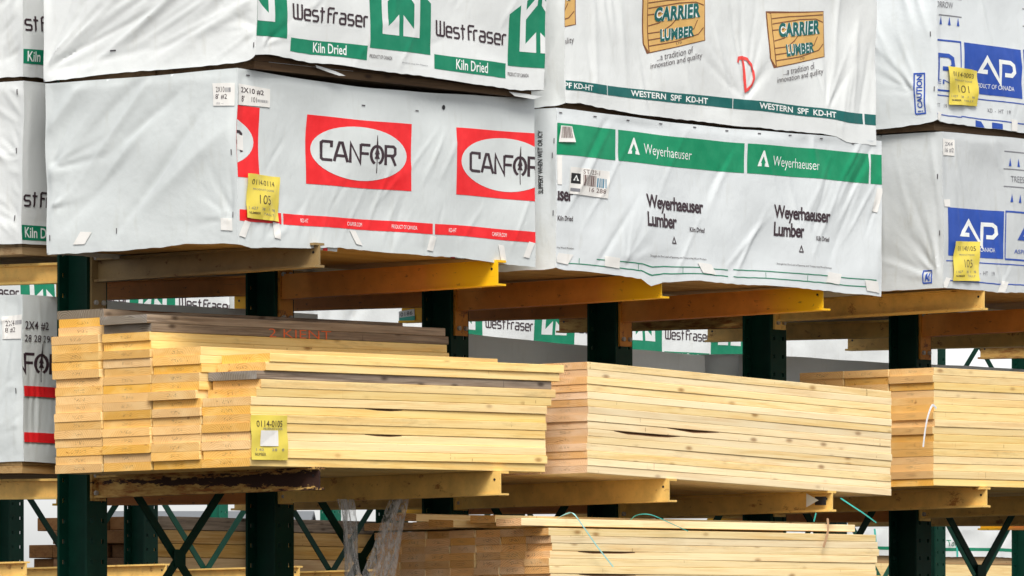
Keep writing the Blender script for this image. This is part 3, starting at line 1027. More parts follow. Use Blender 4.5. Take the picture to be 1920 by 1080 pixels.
hang(P2, 'torn_flap', [(500, 100), (560, 108), (660, 122), (668, 128), (655, 140), (640, 142), (598, 128), (560, 124), (505, 119)], M['blue_grey_wrap'], .055)
hang(P2, 'torn_flap', [(592, 122), (606, 126), (630, 134), (648, 142), (636, 142), (618, 136), (594, 127)], M['white_wrap'], .022)
hang(P2, 'torn_flap', [(955, 172), (1000, 178), (1016, 181), (1000, 186), (965, 180)], M['white_wrap'], .022)
for a_, b_, c_ in ((594, 634, 470), (833, 872, 484), (944, 980, 491)):
    y_ = 452 + (a_ - 594) * .075
    hang(P1, 'folded_edge', [(a_, y_ - 4), (b_, y_), (b_ - 2, c_ + 2), (a_, c_ - 2)], M['white_wrap'], .022)
    hang(P1, 'folded_edge', [(a_ + 13, y_ - 3), (a_ + 21, y_ - 2), (a_ + 20, c_ + .5), (a_ + 12, c_ - .5)], M['red'], .018)

# 3 --- wrapped pack with green band and bold black lettering
y_end = creases(31, 4, (.1, 1.2), (.1, .8), (60, 10), (.2, .5), (.003, .006), (.02, .04))
y_side = (creases(32, 16, (.25, 2.9), (.08, .70), (50, 7), (.25, .50), (.003, .0065), (.014, .03)) + creases(33, 9, (2.2, 3.0), (.35, .8), (55, 6), (.2, .4), (.003, .006), (.012, .02))
          + fan(34, 8, (.60, .06), 15, 120, (.15, .50), (.004, .009), (.012, .024)) + creases(35, 5, (2.0, 2.5), (.3, .8), (115, 6), (.25, .45), (.004, .007), (.02, .03)))
P3 = Pack('grey wrapped pack with a wide green band and bold black lettering', 2.104, 3.038, -1.62, 1.24, 3.611, .850, 'cool_wrap', .003, -.012, y_side, y_end,
          hem=[(0, .01), (.4, .0), (.75, -.010), (.85, -.045), (.95, -.018), (1.3, .002), (2.2, -.004), (3.04, -.018)], hem_end=[(0, .0), (1.24, .01)], core=-.034, sag=.012, seed=3)
for a, b in ((-.01, .527), (.553, 1.708), (1.737, 2.914), (2.934, 3.05)):
    P3.decal('printed_band', rect2d(a, .606, b, .772), M['wgreen'], 0)
EMB = poly2d([(0, 0), (.36, .02), (.36, .2), (.28, .2), (.5, .62), (.56, .96), (.46, .96)], [(.5, .62), (.72, .2), (.64, .2), (.64, .02), (1, 0), (.56, .96)])
for dx in (0, 1.193):
    P3.decal('emblem', into(EMB, ((.640 + dx, .648), (.748 + dx, .648), (.748 + dx, .742), (.640 + dx, .742))), M['white'], 1)
    P3.text('lettering', 'Weyerhaeuser', ((.785 + dx, .640), (1.228 + dx, .634), (1.228 + dx, .706), (.785 + dx, .714)), M['white'], 1, 'side', -.006)
for dx, cut in ((-1.19, 1), (0, 0), (1.192, 0)):
    P3.text('lettering', 'Weyerhaeuser', ((.793 + dx, .350), (1.325 + dx, .342), (1.325 + dx, .438), (.793 + dx, .445)), M['dark'], 1, 'side', .026, .92)
    P3.text('lettering', 'Lumber', ((.795 + dx, .272), (1.078 + dx, .272), (1.078 + dx, .348), (.795 + dx, .350)), M['dark'], 1, 'side', .026, .92)
    P3.text('lettering', 'Kiln Dried', ((1.198 + dx, .262), (1.33 + dx, .262), (1.33 + dx, .288), (1.198 + dx, .288)), M['dark'], 1, 'side', .015)
    P3.text('lettering', 'Strength for Fire Load of Spanning and Transporting Wood Product', ((.82 + dx, .115), (1.345 + dx, .112), (1.345 + dx, .124), (.82 + dx, .128)), M['dark'], 1)
    P3.decal('recycling_mark', move(stroke2d([[(0, 0), (.5, .9), (1, 0), (0, 0)]], .18), 1.03 + dx, .195, .035), M['dark'], 1)
for v_, a, b in ((.070, .35, 1.55), (.036, .05, 1.55), (.074, 1.60, 2.98), (.036, 1.60, 2.98)):
    P3.decal('printed_line', rect2d(a, v_, b, v_ + .005), M['green'], 0)
for u_ in (.20, .72, 1.12, 1.9, 2.3):
    P3.decal('printed_line', rect2d(u_, .041, u_ + .004, .070), M['green'], 1)
q = P3.quad((1064, 364), (1137, 373), (1141, 322), (1066, 314))
t_ = P3.sheet('barcode_label', q, M['paper'], 3)
P3.decal('emblem_square', into(rect2d(.02, .40, .26, .78), q), M['black'], 4, 'side', t_)
P3.decal('emblem', into(EMB, sub(q, .07, .50, .22, .72)), M['white'], 5, 'side', t_)
P3.text('lettering', 'ST123-1', sub(q, .32, .80, .74, .96), M['barcode'], 4, 'side', 0, 1, t_)
P3.decal('barcode', into(bars2d(11, 8), sub(q, .32, .36, .66, .76)), M['barcode'], 4, 'side', t_)
P3.decal('barcode', into(bars2d(7, 9), sub(q, .68, .36, .95, .70)), M['barcode_blue'], 4, 'side', t_)
P3.text('lettering', '16 288', sub(q, .5, .16, .92, .32), M['barcode'], 4, 'side', 0, 1, t_)
P3.decal('printed_band', into(rect2d(.02, .10, .25, .22), q), M['fade'], 4, 'side', t_)
q = P3.quad((1045, 267), (1074, 268), (1069, 238), (1046, 236))
t_ = P3.sheet('barcode_label', q, M['paper'], 3, 'side', curl(5, .006))
P3.decal('barcode', into(bars2d(13, 4), sub(q, .1, .25, .9, .95)), M['barcode'], 4, 'side', t_, curl(5, .006))
P3.decal('tape_patch', into(rect2d(0, 0, 1, 1), P3.quad((1044, 346), (1051, 347), (1051, 293), (1044, 292))), M['tape'], 2)
P3.text('lettering', 'SLIPPERY WHEN WET OR ICY', P3.quad((1017, 364), (1017, 246), (1008, 246), (1008, 364), 'end'), M['black'], 1, 'end', .02)
P3.staples([(1036, 292), (1037, 400), (1039, 265)], 'end')
P3.staples([(1050, 212), (1115, 218), (1178, 224), (1240, 228), (1302, 234), (1363, 240), (1422, 247), (1480, 251), (1539, 259), (1598, 268)], 'side', True)
P3.tape([(1056, 487), (1145, 492), (1323, 503), (1561, 521), (1634, 534)], 'side', .13, .05)
P3.tape([(1645, 375)], 'side', .05, .13)

# 4 --- pack with tan plank logos
k_side = (creases(41, 16, (.2, 1.5), (.1, .8), (105, 8), (.25, .5), (.003, .007), (.016, .034)) + fan(42, 9, (1.63, .14), 35, 150, (.4, .9), (.005, .010), (.016, .03))
          + fan(43, 8, (2.42, .14), 50, 120, (.4, .8), (.005, .009), (.018, .03)) + creases(44, 5, (2.5, 2.85), (.2, .8), (80, 5), (.3, .6), (.005, .009), (.02, .035)))
P4 = Pack('white wrapped pack printed with tan plank logos and a red sprayed letter', 2.184, 2.905, -1.62, 1.24, 4.474, .92, 'white_wrap', .004, -.012, k_side,
          creases(45, 5, (.1, 1.2), (.1, .8), (65, 10), (.2, .5), (.003, .006), (.02, .04)) + fan(46, 8, (1.1, .12), 100, 175, (.2, .5), (.004, .007), (.012, .02)),
          hem=[(0, .012), (.12, .022), (.5, .008), (.75, -.002), (1.2, -.010), (1.9, -.016), (2.35, -.004), (2.5, -.016), (2.6, -.040), (2.9, -.045)], hem_end=[(0, 0), (1.24, .006)], core=.012, seed=4, inset=.06, coremat='dark_core')
for a, b in ((.008, .365), (.372, 1.52), (1.528, 2.78), (2.80, 2.91)):
    P4.decal('printed_band', rect2d(a, .082, b, .134), M['teal'], 0)
for (a, b), st in (((-.30, .24), 'WESTERN SPF KD-HT'), ((.59, 1.30), 'WESTERN  SPF  KD-HT'), ((1.76, 2.50), 'WESTERN  SPF  KD-HT')):
    P4.text('lettering', st, ((a, .094), (b, .090), (b, .122), (a, .126)), M['white'], 1, 'side', .02)


def plank_art(p, du, dv):
    m = lambda x, y: (p.px(x, y)[0] + du, p.px(x, y)[1] + dv)
    mq = lambda *a: tuple(m(*t) for t in a)
    p.decal('logo_outline', poly2d(mq((1436, 22), (1546, 20), (1549, 106), (1448, 129), (1441, 110))), M['brown'], 0)
    p.decal('logo_plank', poly2d(mq((1446, 26), (1545, 22), (1547, 105), (1453, 126))), M['tan'], 1)
    p.decal('logo_plank', poly2d(mq((1438, 25), (1445, 27), (1451, 125), (1443, 111))), M['tan'], 1)
    ls = [mq((1447, 36), (1480, 31), (1544, 27)), mq((1448, 46), (1500, 36), (1530, 35), (1544, 41)), mq((1448, 58), (1470, 55)), mq((1450, 78), (1470, 72), (1476, 64)), mq((1450, 92), (1475, 88), (1490, 76), (1500, 62)),
          mq((1451, 104), (1500, 95), (1528, 84), (1534, 68)), mq((1452, 115), (1500, 106), (1536, 94), (1545, 82))]
    p.decal('logo_grain', stroke2d(ls, .006), M['brown'], 2)
    for st, q_ in (('CARRIER', mq((1459, 71), (1538, 63), (1538, 36), (1459, 44))), ('LUMBER', mq((1472, 107), (1528, 97), (1528, 78), (1471, 84)))):
        p.text('lettering', st, q_, M['white'], 3, 'side', .10, 1.06)
        p.text('lettering', st, q_, M['teal'], 4, 'side', .045, 1.06)
    p.text('lettering', 'LTD', mq((1499, 112), (1508, 110), (1508, 106), (1499, 108)), M['dark'], 3)
    p.text('lettering', '...a tradition of', mq((1465, 142), (1528, 128), (1528, 116), (1465, 130)), M['dark'], 2, 'side', -.006)
    p.text('lettering', 'innovation and quality', mq((1454, 160), (1544, 141), (1544, 127), (1454, 146)), M['dark'], 2, 'side', -.006)


for du, dv in ((0, 0), (-1.155, .008), (-2.31, .016)):
    plank_art(P4, du, dv)
D_ = [P4.px(*t) for t in ((1382, 118), (1384, 110), (1391, 109), (1393, 120), (1395, 145), (1398, 173))]
D2 = [P4.px(*t) for t in ((1390, 108), (1399, 112), (1406, 122), (1410, 135), (1411, 148), (1408, 160), (1402, 168), (1396, 172))]
P4.decal('sprayed_letter', stroke2d([D_], .019), M['spray'], 2)
P4.decal('sprayed_letter', stroke2d([D2], .017), M['spray'], 3)

# 5, 6 --- blue logo packs
AP = [[(.40, .46), (.27, .46), (.385, .73), (.62, .26), (.62, .70), (.80, .70), (.86, .65), (.87, .52), (.82, .44), (.70, .44)]]


def peak_art(p, u0, v0, u1, v1, inv=False, txt='PRODUCT OF CANADA'):
    if inv:
        p.decal('logo_frame', stroke2d([[(u0, v0), (u1, v0), (u1, v1), (u0, v1), (u0, v0)]], .010), M['blue'], 0)
    else:
        p.decal('logo_square', rect2d(u0, v0, u1, v1), M['blue'], 0)
    q_ = ((u0, v0), (u1, v0), (u1, v1), (u0, v1))
    vs, fs = stroke2d([[(a * 1.5, b) for a, b in AP[0]]], .085)
    p.decal('logo_peak', into((vs / np.array((1.5, 1)), fs), q_), M['blue'] if inv else M['white'], 1)
    p.text('lettering', txt, sub(q_, .16, .13, .86, .22), M['blue'] if inv else M['white'], 1)
    p.decal('printed_line', rect2d(u0 - .02, v0 - .032, u1 + .02, v0 - .026), M['blue'], 0)
    p.decal('printed_line', rect2d(u0 - .02, v0 - .145, u1 + .02, v0 - .139), M['blue'], 0)
    p.text('lettering', 'KD  -  HT   19', ((u0 + .25, v0 - .098), (u0 + .48, v0 - .098), (u0 + .48, v0 - .075), (u0 + .25, v0 - .075)), M['fade'], 1)


def little_trees(p, u, v, n, du):
    p.decal('printed_trees', poly2d(*[[(u + i * du, v), (u + i * du + .026, v), (u + i * du + .013, v + .048)] for i in range(n)]), M['blue'], 1)


a_end = fan(51, 12, (1.22, .05), 95, 178, (.25, .75), (.004, .009), (.012, .026)) + creases(52, 5, (.4, 1.2), (.3, .8), (100, 12), (.2, .4), (.003, .006), (.02, .03))
a_side = creases(53, 16, (.1, 1.4), (.02, .8), (118, 8), (.12, .3), (.003, .006), (.012, .022)) + fan(54, 8, (.62, .03), 40, 150, (.12, .3), (.004, .007), (.010, .018))
P5 = Pack('grey wrapped pack with blue peak logos resting on the faded arm', 5.761, 3.05, -1.62, 1.24, 3.677, .885, 'ap_wrap', .004, -.012, a_side, a_end,
          hem=[(0, .0), (.4, .004), (.62, -.010), (.9, .004), (3.05, 0)], core=-.02, seed=5)
peak_art(P5, .049, .187, .629, .460)
peak_art(P5, .648, .187, 1.23, .460, True, 'ASPEN  SPRUCE')
peak_art(P5, 1.25, .187, 1.83, .460)
for v_ in (.80, .70, .60):
    P5.decal('printed_line', rect2d(.63, v_, 1.9, v_ + .006), M['fade'], 0)
little_trees(P5, .68, .72, 6, .085); little_trees(P5, .69, .515, 6, .085)
P5.text('lettering', 'TREES FOR TOMORROW', ((.70, .63), (1.25, .63), (1.25, .665), (.70, .665)), M['fade'], 1)
q = P5.quad((1784, 527), (1833, 527), (1834, 453), (1785, 452))
ex = curl(7, .012)
t_ = P5.sheet('yellow_tag', q, M['yellow'], 3, 'side', ex); tag_print(P5, t_, q, '01140105', '105', 'side', ex)
P5.sheet('size_label', P5.quad((1768, 290), (1790, 292), (1789, 262), (1766, 258)), M['paper'], 2)
P5.text('lettering', '2X4', P5.quad((1772, 272), (1786, 273), (1786, 266), (1772, 265)), M['fade'], 4)
P5.text('lettering', '16 #2', P5.quad((1772, 285), (1788, 286), (1788, 277), (1772, 276)), M['fade'], 4)
P5.decal('tape_patch', into(rect2d(0, 0, 1, 1), P5.quad((1770, 386), (1781, 387), (1781, 373), (1769, 373))), M['tape'], 2)
P5.staples([(1760, 330), (1761, 436)], 'end')
P5.decal('printed_frame', stroke2d([P5.quad((1731, 531), (1747, 530), (1747, 507), (1731, 508), 'end') + (P5.px(1731, 531, 'end'),)], .008), M['blue'], 1, 'end')
P5.text('lettering', 'A!', P5.quad((1734, 528), (1744, 527), (1744, 511), (1734, 512), 'end'), M['blue'], 1, 'end', .05)
P5.tape([(1773, 531), (1757, 528)], 'side', .05, .06); P5.tape([(1880, 538)], 'side', .08, .06)

b_end = creases(61, 12, (.4, 1.2), (.1, .9), (124, 9), (.2, .55), (.004, .009), (.014, .03)) + fan(62, 7, (1.1, .18), 120, 170, (.2, .6), (.004, .008), (.012, .02))
P6 = Pack('pale wrapped pack with blue peak logos stacked on its twin above the faded arm', 5.701, 3.05, -1.62, 1.24, 4.600, .90, 'cool_wrap', .006, -.012,
          creases(63, 12, (.1, 1.4), (.0, .8), (112, 9), (.12, .3), (.003, .006), (.012, .022)) + fan(64, 6, (.75, .02), 60, 160, (.15, .35), (.003, .006), (.01, .018)), b_end,
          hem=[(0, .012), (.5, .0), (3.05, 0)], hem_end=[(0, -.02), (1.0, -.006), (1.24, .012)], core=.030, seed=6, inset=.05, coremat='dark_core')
peak_art(P6, .268, .192, .869, .473)
peak_art(P6, -.38, .187, .235, .471, True, 'ASPEN')
peak_art(P6, .90, .192, 1.50, .473, True, 'ASPEN')
for v_ in (.86, .76, .66):
    P6.decal('printed_line', rect2d(.02, v_ - .05, .25, v_ - .044), M['fade'], 0)
    P6.decal('printed_line', rect2d(.90, v_ - .05, 1.4, v_ - .044), M['fade'], 0)
little_trees(P6, .03, .56, 3, .085)
P6.text('lettering', 'TREES FOR TOMORROW', ((-.35, .655), (.16, .655), (.16, .69), (-.35, .69)), M['fade'], 1)
q = P6.quad((1776, 198), (1828, 200), (1827, 134), (1772, 125))
ex = curl(9, .012)
t_ = P6.sheet('yellow_tag', q, M['yellow'], 3, 'side', ex); tag_print(P6, t_, q, '0114-0003', '101', 'side', ex)
P6.staples([(1746, 65), (1752, 168)], 'end')
P6.decal('printed_frame', stroke2d([P6.quad((1718, 215), (1736, 214), (1733, 139), (1715, 140), 'end') + (P6.px(1718, 215, 'end'),)], .009), M['blue'], 1, 'end')
P6.text('lettering', '! CAUTION', P6.quad((1732, 211), (1729, 142), (1719, 142), (1722, 211), 'end'), M['blue'], 1, 'end', .03)
P6.decal('logo_square', P6.quad((1828, 240), (1880, 246), (1880, 232), (1828, 226)) and poly2d(P6.quad((1828, 241), (1846, 243), (1838, 228), (1828, 226))), M['blue'], 0)
P6.decal('logo_square', poly2d(P6.quad((1858, 244), (1878, 247), (1878, 233), (1858, 230))), M['blue'], 0)
P6.tape([(1755, 228), (1899, 240)], 'side', .06, .09)

# ================================================================== packs on the rear arms
gr = 'plastic wrapped lumber packs on the rack'
R1 = Pack('white wrapped pack with dark squared lettering beside the grey red oval pack', -.13, 2.42, .12, 1.24, 3.712, .832, 'white_wrap', 0, .004,
          (), creases(71, 26, (.95, 1.24), (.05, .8), (150, 18), (.06, .2), (.002, .006), (.008, .018)) + fan(72, 6, (1.2, .45), 120, 190, (.15, .3), (.004, .008), (.010, .02)), core=.055, g=.0125, seed=7)
tree_block_art(R1, -.42, -.03, (1, 2), (0, 1))
R1.staples([(32, 172), (31, 282), (30, 408)], 'end')
R1b = Pack('white wrapped pack topmost on the rear arms beside the white pack with tree blocks', -.13, 2.42, .12, 1.24, 4.562, .86, 'white_wrap', 0, .004,
           (), creases(73, 24, (.95, 1.24), (.05, .85), (40, 20), (.06, .2), (.002, .006), (.008, .018)), core=.012, g=.0125, seed=8, inset=.05, coremat='dark_core')
tree_block_art(R1b, -.42, .02, (1, 2), (0, 1))
R2 = Pack('grey wrapped pack with red bands on the low rear arms beside the loose pine boards', -.13, 2.42, .12, 1.24, 2.592, .855, 'grey_wrap', -.002, .004,
          creases(74, 26, (.0, .4), (.0, .8), (88, 5), (.2, .5), (.002, .005), (.006, .014)), creases(75, 34, (.95, 1.24), (.02, .8), (60, 35), (.05, .16), (.002, .006), (.006, .014)), core=.055, g=.0125, seed=9)
oval_art(R2, -.398, .33, .68, rect='oval', W_=.84)
for a, b in ((.0, .36), (.38, 1.5)):
    R2.decal('printed_band', rect2d(a, .335, b, .388), M['red'], 4); R2.decal('printed_band', rect2d(a, .10, b, .150), M['red'], 4)
R2.text('lettering', '2X4 #2', ((.015, .675), (.20, .675), (.20, .72), (.015, .72)), M['dark'], 4, 'side', .01)
R2.text('lettering', '28 28 298', ((.015, .615), (.24, .615), (.24, .65), (.015, .65)), M['dark'], 4, 'side', .0)
q = R2.quad((7, 637), (46, 636), (46, 590), (5, 595), 'end')
t_ = R2.sheet('size_label', q, M['paper'], 3, 'end')
R2.text('lettering', '2X4', sub(q, .16, .56, .55, .80), M['dark'], 4, 'end', 0, 1, t_)
R2.text('lettering', "8' #2", sub(q, .14, .26, .60, .50), M['dark'], 4, 'end', 0, 1, t_)
R2.decal('barcode', into(bars2d(8, 6), sub(q, .58, .60, .92, .78)), M['fade'], 4, 'end', t_)
R2.staples([(31, 734)], 'end')
R3 = Pack('plain grey wrapped pack on the low rear arms behind the orange arms', 2.315, 3.58, .12, 1.24, 2.592, .815, 'grey_wrap', -.018, .004, (), (), core=.055, g=.03, seed=10)
R4 = Pack('plain grey wrapped pack on the low rear arms behind the faded arm', 6.23, 3.6, .12, 1.24, 2.585, .780, 'grey_wrap', .004, .004,
          creases(77, 6, (.1, 2), (.1, .7), (90, 10), (.2, .4), (.003, .006), (.02, .03)), creases(76, 9, (.6, 1.24), (.1, .8), (88, 6), (.2, .4), (.003, .006), (.012, .02)), core=.055, g=.03, seed=11)
R5 = Pack('unseen grey wrapped pack added on the upper rear arms behind the pack with bold black lettering', 2.40, 3.05, .12, 1.24, 3.70, .83, 'grey_wrap', 0, .004, (), (), core=.06, g=.05, seed=12)  # hidden pack, added to block skylight from behind the gap
R6 = Pack('unseen grey wrapped pack added on the upper rear arms behind the blue peak logos', 5.60, 3.6, .12, 1.24, 3.70, .83, 'grey_wrap', 0, .004, (), (), core=.06, g=.05, seed=13)  # unseen as well, added to keep skylight out of the gap

# ================================================================== loose boards
_BM = {}


def board_mesh(L, W_, T, var, kind):
    key = (L, W_, T, var, kind)
    if key in _BM: return _BM[key]
    r = random.Random(hash((round(L * 1000), round(W_ * 1000), var)) & 0xffff)
    n = 24
    c = .0022
    bow = r.uniform(-.0006, .0012); cup = r.uniform(-.001, .001)
    wane = var % 11 == 3
    w0, w1, wd = r.uniform(.05, .65), r.uniform(.12, .34), r.uniform(.006, .014)
    vs, fs, mi = [], [], []
    for i in range(n + 1):
        x = L * i / n
        t = i / n
        z = bow * 4 * t * (1 - t)
        cw = c
        if wane:
            s_ = (t - w0) / w1
            if 0 < s_ < 1: cw = c + wd * math.sin(math.pi * s_) ** .6 * (1 + .2 * math.sin(t * 60))
        y = .0016 * math.sin(t * 5 + var)
        cz = cw * 1.0
        pr = [(c, 0), (W_ - c, 0), (W_, c), (W_, T - c), (W_ - c, T), (cz * 1.6 if wane else c, T), (0, T - cz), (0, c)]
        for (py, pz) in pr: vs.append((x, py + y, pz + z))
    for i in range(n):
        for j in range(8):
            a, b = i * 8 + j, i * 8 + (j + 1) % 8
            fs.append((a, a + 8, b + 8, b))
            bk = 0
            if wane and j == 5:
                t = (i + .5) / n
                if w0 < t < w0 + w1: bk = 2
            mi.append(bk)
    fs.append(tuple(range(8))); mi.append(1)
    fs.append(tuple(n * 8 + 7 - j for j in range(8))); mi.append(1)
    me = bpy.data.meshes.new('board')
    me.from_pydata(vs, [], fs)
    a, b = {'pine': ('pine', 'pine_end'), 'pale': ('pine_pale', 'spruce_end'), 'stud': ('pine_pale', 'stud_end'), 'grey': ('grey_wood', 'grey_end')}[kind]
    me.materials.append(M[a]); me.materials.append(M[b]); me.materials.append(M['bark'])
    me.polygons.foreach_set('material_index', mi)
    _BM[key] = me
    return me


def board(X, Y, z, L, W_, T, kind, label, group, sx=0.0, sy=0.0, yaw=0.0, var=None):
    me = board_mesh(L, W_, T, random.randrange(33) if var is None else var, kind)
    o = link('board', me)
    o.location = (X, Y, z)
    o.rotation_euler = (math.atan(sy), -math.atan(sx), yaw)
    return tag(o, label, 'board', group)


def stack(X0, Yf, z0, sx, sy, L, W_, gap, pitch, T, counts, kind, label, group, jx=.012, jy=.004, shifts=None, greys=None, special=None):
    for j, n in enumerate(counts):
        for i in range(n):
            dx, dy = random.gauss(0, jx), random.gauss(0, jy)
            if shifts and (j, i) in shifts: dx, dy = shifts[(j, i)]
            y = Yf + j * (W_ + gap) + dy
            lab, grp, kd = label, group, kind
            if greys and (j, i) in greys: kd = 'grey'; lab, grp = greys[(j, i)], None
            if special and (j, i) in special: lab, grp = special[(j, i)], None
            board(X0 + dx, y, z0 + i * pitch + sx * dx + sy * (y - Yf), L, W_, T, kd, lab, grp, sx, sy + random.uniform(-.002, .002), random.gauss(0, .0005))


stack(-.425, -1.62, 2.536, .009, -.014, 2.438, .3085, .0115, .0432, .0423, [13, 14, 18, 19], 'pine',
      'wide planed pine board in the stepped loose stack with the yellow paper tag', 'pine boards of the stepped loose stack', .0055, .003,
      shifts={(0, 8): (.048, -.002), (0, 9): (.083, -.004), (0, 10): (.057, .004), (0, 11): (.113, -.006), (0, 12): (.140, -.012),
              (2, 17): (-.03, .0), (2, 16): (.005, 0), (3, 18): (.02, .0), (3, 17): (.02, -.01), (3, 16): (.015, -.01), (3, 15): (-.012, .012), (3, 14): (-.010, .012), (3, 13): (-.012, .010), (3, 12): (-.008, .012), (3, 11): (-.01, .008), (1, 8): (-.02, .012), (1, 12): (.0, .0), (1, 13): (.005, 0)},
      greys={(0, 10): 'grey weathered board sandwiched between pale ones near the top of the stepped front column', (2, 16): 'grey weathered board with orange spray marks on its edge',
             (2, 17): 'grey weathered board lying on the board with orange marks', (3, 18): 'grey weathered board topmost of the stack beside the green column'},
      special={(0, 12): 'pale board topmost on the front column, jutting past the corner of the stepped stack'})
stack(2.377, -1.62, 2.563, -.024, -.012, 2.86, .30, .007, .0389, .0384, [15, 15, 15, 15], 'pale',
      'pale spruce board in the neat stack under the pack with the green band', 'pale boards of the neat middle stack', .005, .0012, shifts={(1, 14): (.0, 0), (0, 14): (.0, .0)})
stack(5.663, -1.62, 2.560, .005, -.010, 3.64, .300, .006, .0416, .0410, [16, 16, 16, 13], 'pine',
      'pale board in the stack with a white strap end under the blue peak logos', 'pale boards of the strapped stack', .007, .0018)
stack(2.084, -1.60, 1.952, .002, -.012, 3.05, .163, .003, .0397, .0391, [8, 8, 8, 8, 8, 8, 8], 'stud',
      'narrow stud in the low stack under the tapered rack arms', 'studs of the low stack', .010, .002, special=None)
ls = 'loose stud lying askew on top of the low stack'
lg = 'loose studs on the low stack'
board(1.86, -1.575, 2.278, 3.10, .163, .0386, 'stud', 'long pale stud topmost on the low stack with green straps over it', None, .004, -.01, .004, 0)
board(2.0, -1.30, 2.300, 3.05, .163, .0386, 'stud', ls, lg, .002, -.02, -.002, 1)
board(1.90, -1.10, 2.274, 3.05, .163, .0386, 'stud', ls, lg, .002, .03, .004, 2)
board(1.98, -.93, 2.270, 3.05, .163, .0386, 'stud', ls, lg, .002, -.01, -.002, 0)
board(2.02, -.76, 2.268, 3.05, .163, .0386, 'stud', ls, lg, .002, .0, .002, 1)
board(1.97, -.80, 2.310, 3.05, .163, .0386, 'stud', ls, lg, .002, .05, .004, 1)
board(1.99, -.60, 2.268, 3.05, .163, .0386, 'stud', ls, lg, .002, -.02, .003, 2)

# yellow tag stapled on the stepped stack
Xt0, Xt1 = onY(470, -1.632), onY(538, -1.632)
zt = lambda x, y: zat(y, onY(x, -1.632), -1.632)


def free_sheet(name, quad3, mat, parent=None, n=12, amp=.006, seed=0, nrm=(0, -1, 0), thick=.0006):
    a, b, c, d = [np.array(p, float) for p in quad3]
    r = random.Random(seed); ph = [r.uniform(0, 6) for _ in range(3)]
    vs, fs = [], []
    for j in range(n + 1):
        for i in range(n + 1):
            s, t = i / n, j / n
            p = a * (1 - s) * (1 - t) + b * s * (1 - t) + c * s * t + d * (1 - s) * t
            o = amp * (.7 + .5 * math.sin(s * 6 + t * 4 + ph[0]) + .4 * math.sin(t * 9 - s * 5 + ph[1]))
            vs.append(tuple(p + np.array(nrm) * o))
    for j in range(n):
        for i in range(n):
            q_ = j * (n + 1) + i
            fs.append((q_, q_ + 1, q_ + n + 2, q_ + n + 1))
    me = bpy.data.meshes.new(name)
    me.from_pydata(vs, [], fs)
    me.materials.append(mat)
    me.polygons.foreach_set('use_smooth', [True] * len(fs))
    return link(name, me, parent)


def flat_shape(name, shape, quad3, mat, parent, off=.004, nrm=(0, -1, 0), amp=0.0, seed=0):
    vs, fs = shape
    a, b, c, d = [np.array(p, float) for p in quad3]
    r = random.Random(seed); ph = [r.uniform(0, 6) for _ in range(3)]
    out = []
    for s, t in vs:
        o = amp * (.7 + .5 * math.sin(s * 6 + t * 4 + ph[0]) + .4 * math.sin(t * 9 - s * 5 + ph[1])) + off
        out.append(tuple(a * (1 - s) * (1 - t) + b * s * (1 - t) + c * s * t + d * (1 - s) * t + np.array(nrm) * o))
    me = bpy.data.meshes.new(name)
    me.from_pydata(out, [], fs)
    me.materials.append(mat)
    return link(name, me, parent)


TQ = [(Xt0, -1.632, zt(471, 862)), (Xt1, -1.632, zt(538, 863)), (Xt1, -1.632, zt(538, 779)), (Xt0, -1.632, zt(470, 778))]
ytag = free_sheet('paper_tag', TQ, M['yellow'], None, 14, .006, 3)
tag(ytag, 'yellow paper tag with a white sticker fixed to the pine board edges', 'tag')
box01 = lambda a, b, c, d: (np.array([(a, b), (c, b), (c, d), (a, d)]), [(0, 1, 2, 3)])
into01 = lambda sh, a, b, c, d: into(sh, ((a, b), (c, b), (c, d), (a, d)))
flat_shape('white_sticker', box01(.25, .31, .72, .66), TQ, M['tape'], ytag, .003, amp=.006, seed=3)
for st, bx, mt in (('0114-0105', (.15, .74, .85, .88), 'dark'), ('PRODUCT CODE', (.32, .67, .86, .72), 'fade'), ('1 42     28   8', (.14, .20, .88, .26), 'fade'), ('NUMBER', (.10, .09, .40, .16), 'dark')):
    flat_shape('lettering', into01(text2d(st), *bx), TQ, M[mt], ytag, .002, amp=.006, seed=3)
# orange spray on the grey board edge
ob_ = [o for o in bpy.data.objects if o.get('label') == 'grey weathered board with orange spray marks on its edge'][0]
zo = ob_.location.z
flat_shape('sprayed_letters', into01(text2d('2 KIENT', -.012), 0, 0, 1, 1),
           [(.93, -.0005, -.002), (1.44, -.0005, -.002), (1.44, -.0005, .042), (.93, -.0005, .042)], M['orange'], ob_, .0015)


# ------------------------------------------------------------------ small marks on the rack arms
def arm_mark(name, i, pts, mat, off):
    xw = SP * i + .08 - .0065 - off
    vs = []
    for x, y in pts:
        Y = onX(x, xw)
        vs.append((xw, Y, zat(y, xw, Y)))
    n = len(vs)
    vs2 = vs + [(a - .0015, b, c) for a, b, c in vs]
    fs = [tuple(range(n)), tuple(range(2 * n - 1, n - 1, -1))] + [(j, j + n, (j + 1) % n + n, (j + 1) % n) for j in range(n)]
    me = bpy.data.meshes.new(name)
    me.from_pydata(vs2, [], fs)
    me.materials.append(mat)
    return link(name, me, rack), vs


lab_, vq = arm_mark('arm_label', 3, [(748, 606), (778, 600), (777, 579), (748, 584)], M['white_wrap'], .003)
arm_mark('arm_label', 3, [(749, 605), (778, 600), (778, 592), (749, 596)], M['strap_green'], .006)
flat_shape('lettering', into(text2d('0186'), ((.12, .52), (.88, .52), (.88, .86), (.12, .86))), vq, M['black'], rack, .003, (-1, 0, 0))
arm_mark('tape_flag', 3, [(1512, 925), (1535, 938), (1512, 951)], M['white_wrap'], .034)
arm_mark('open_end', 3, [(1528, 931), (1549, 931), (1549, 947), (1528, 947)], M['black'], .032)


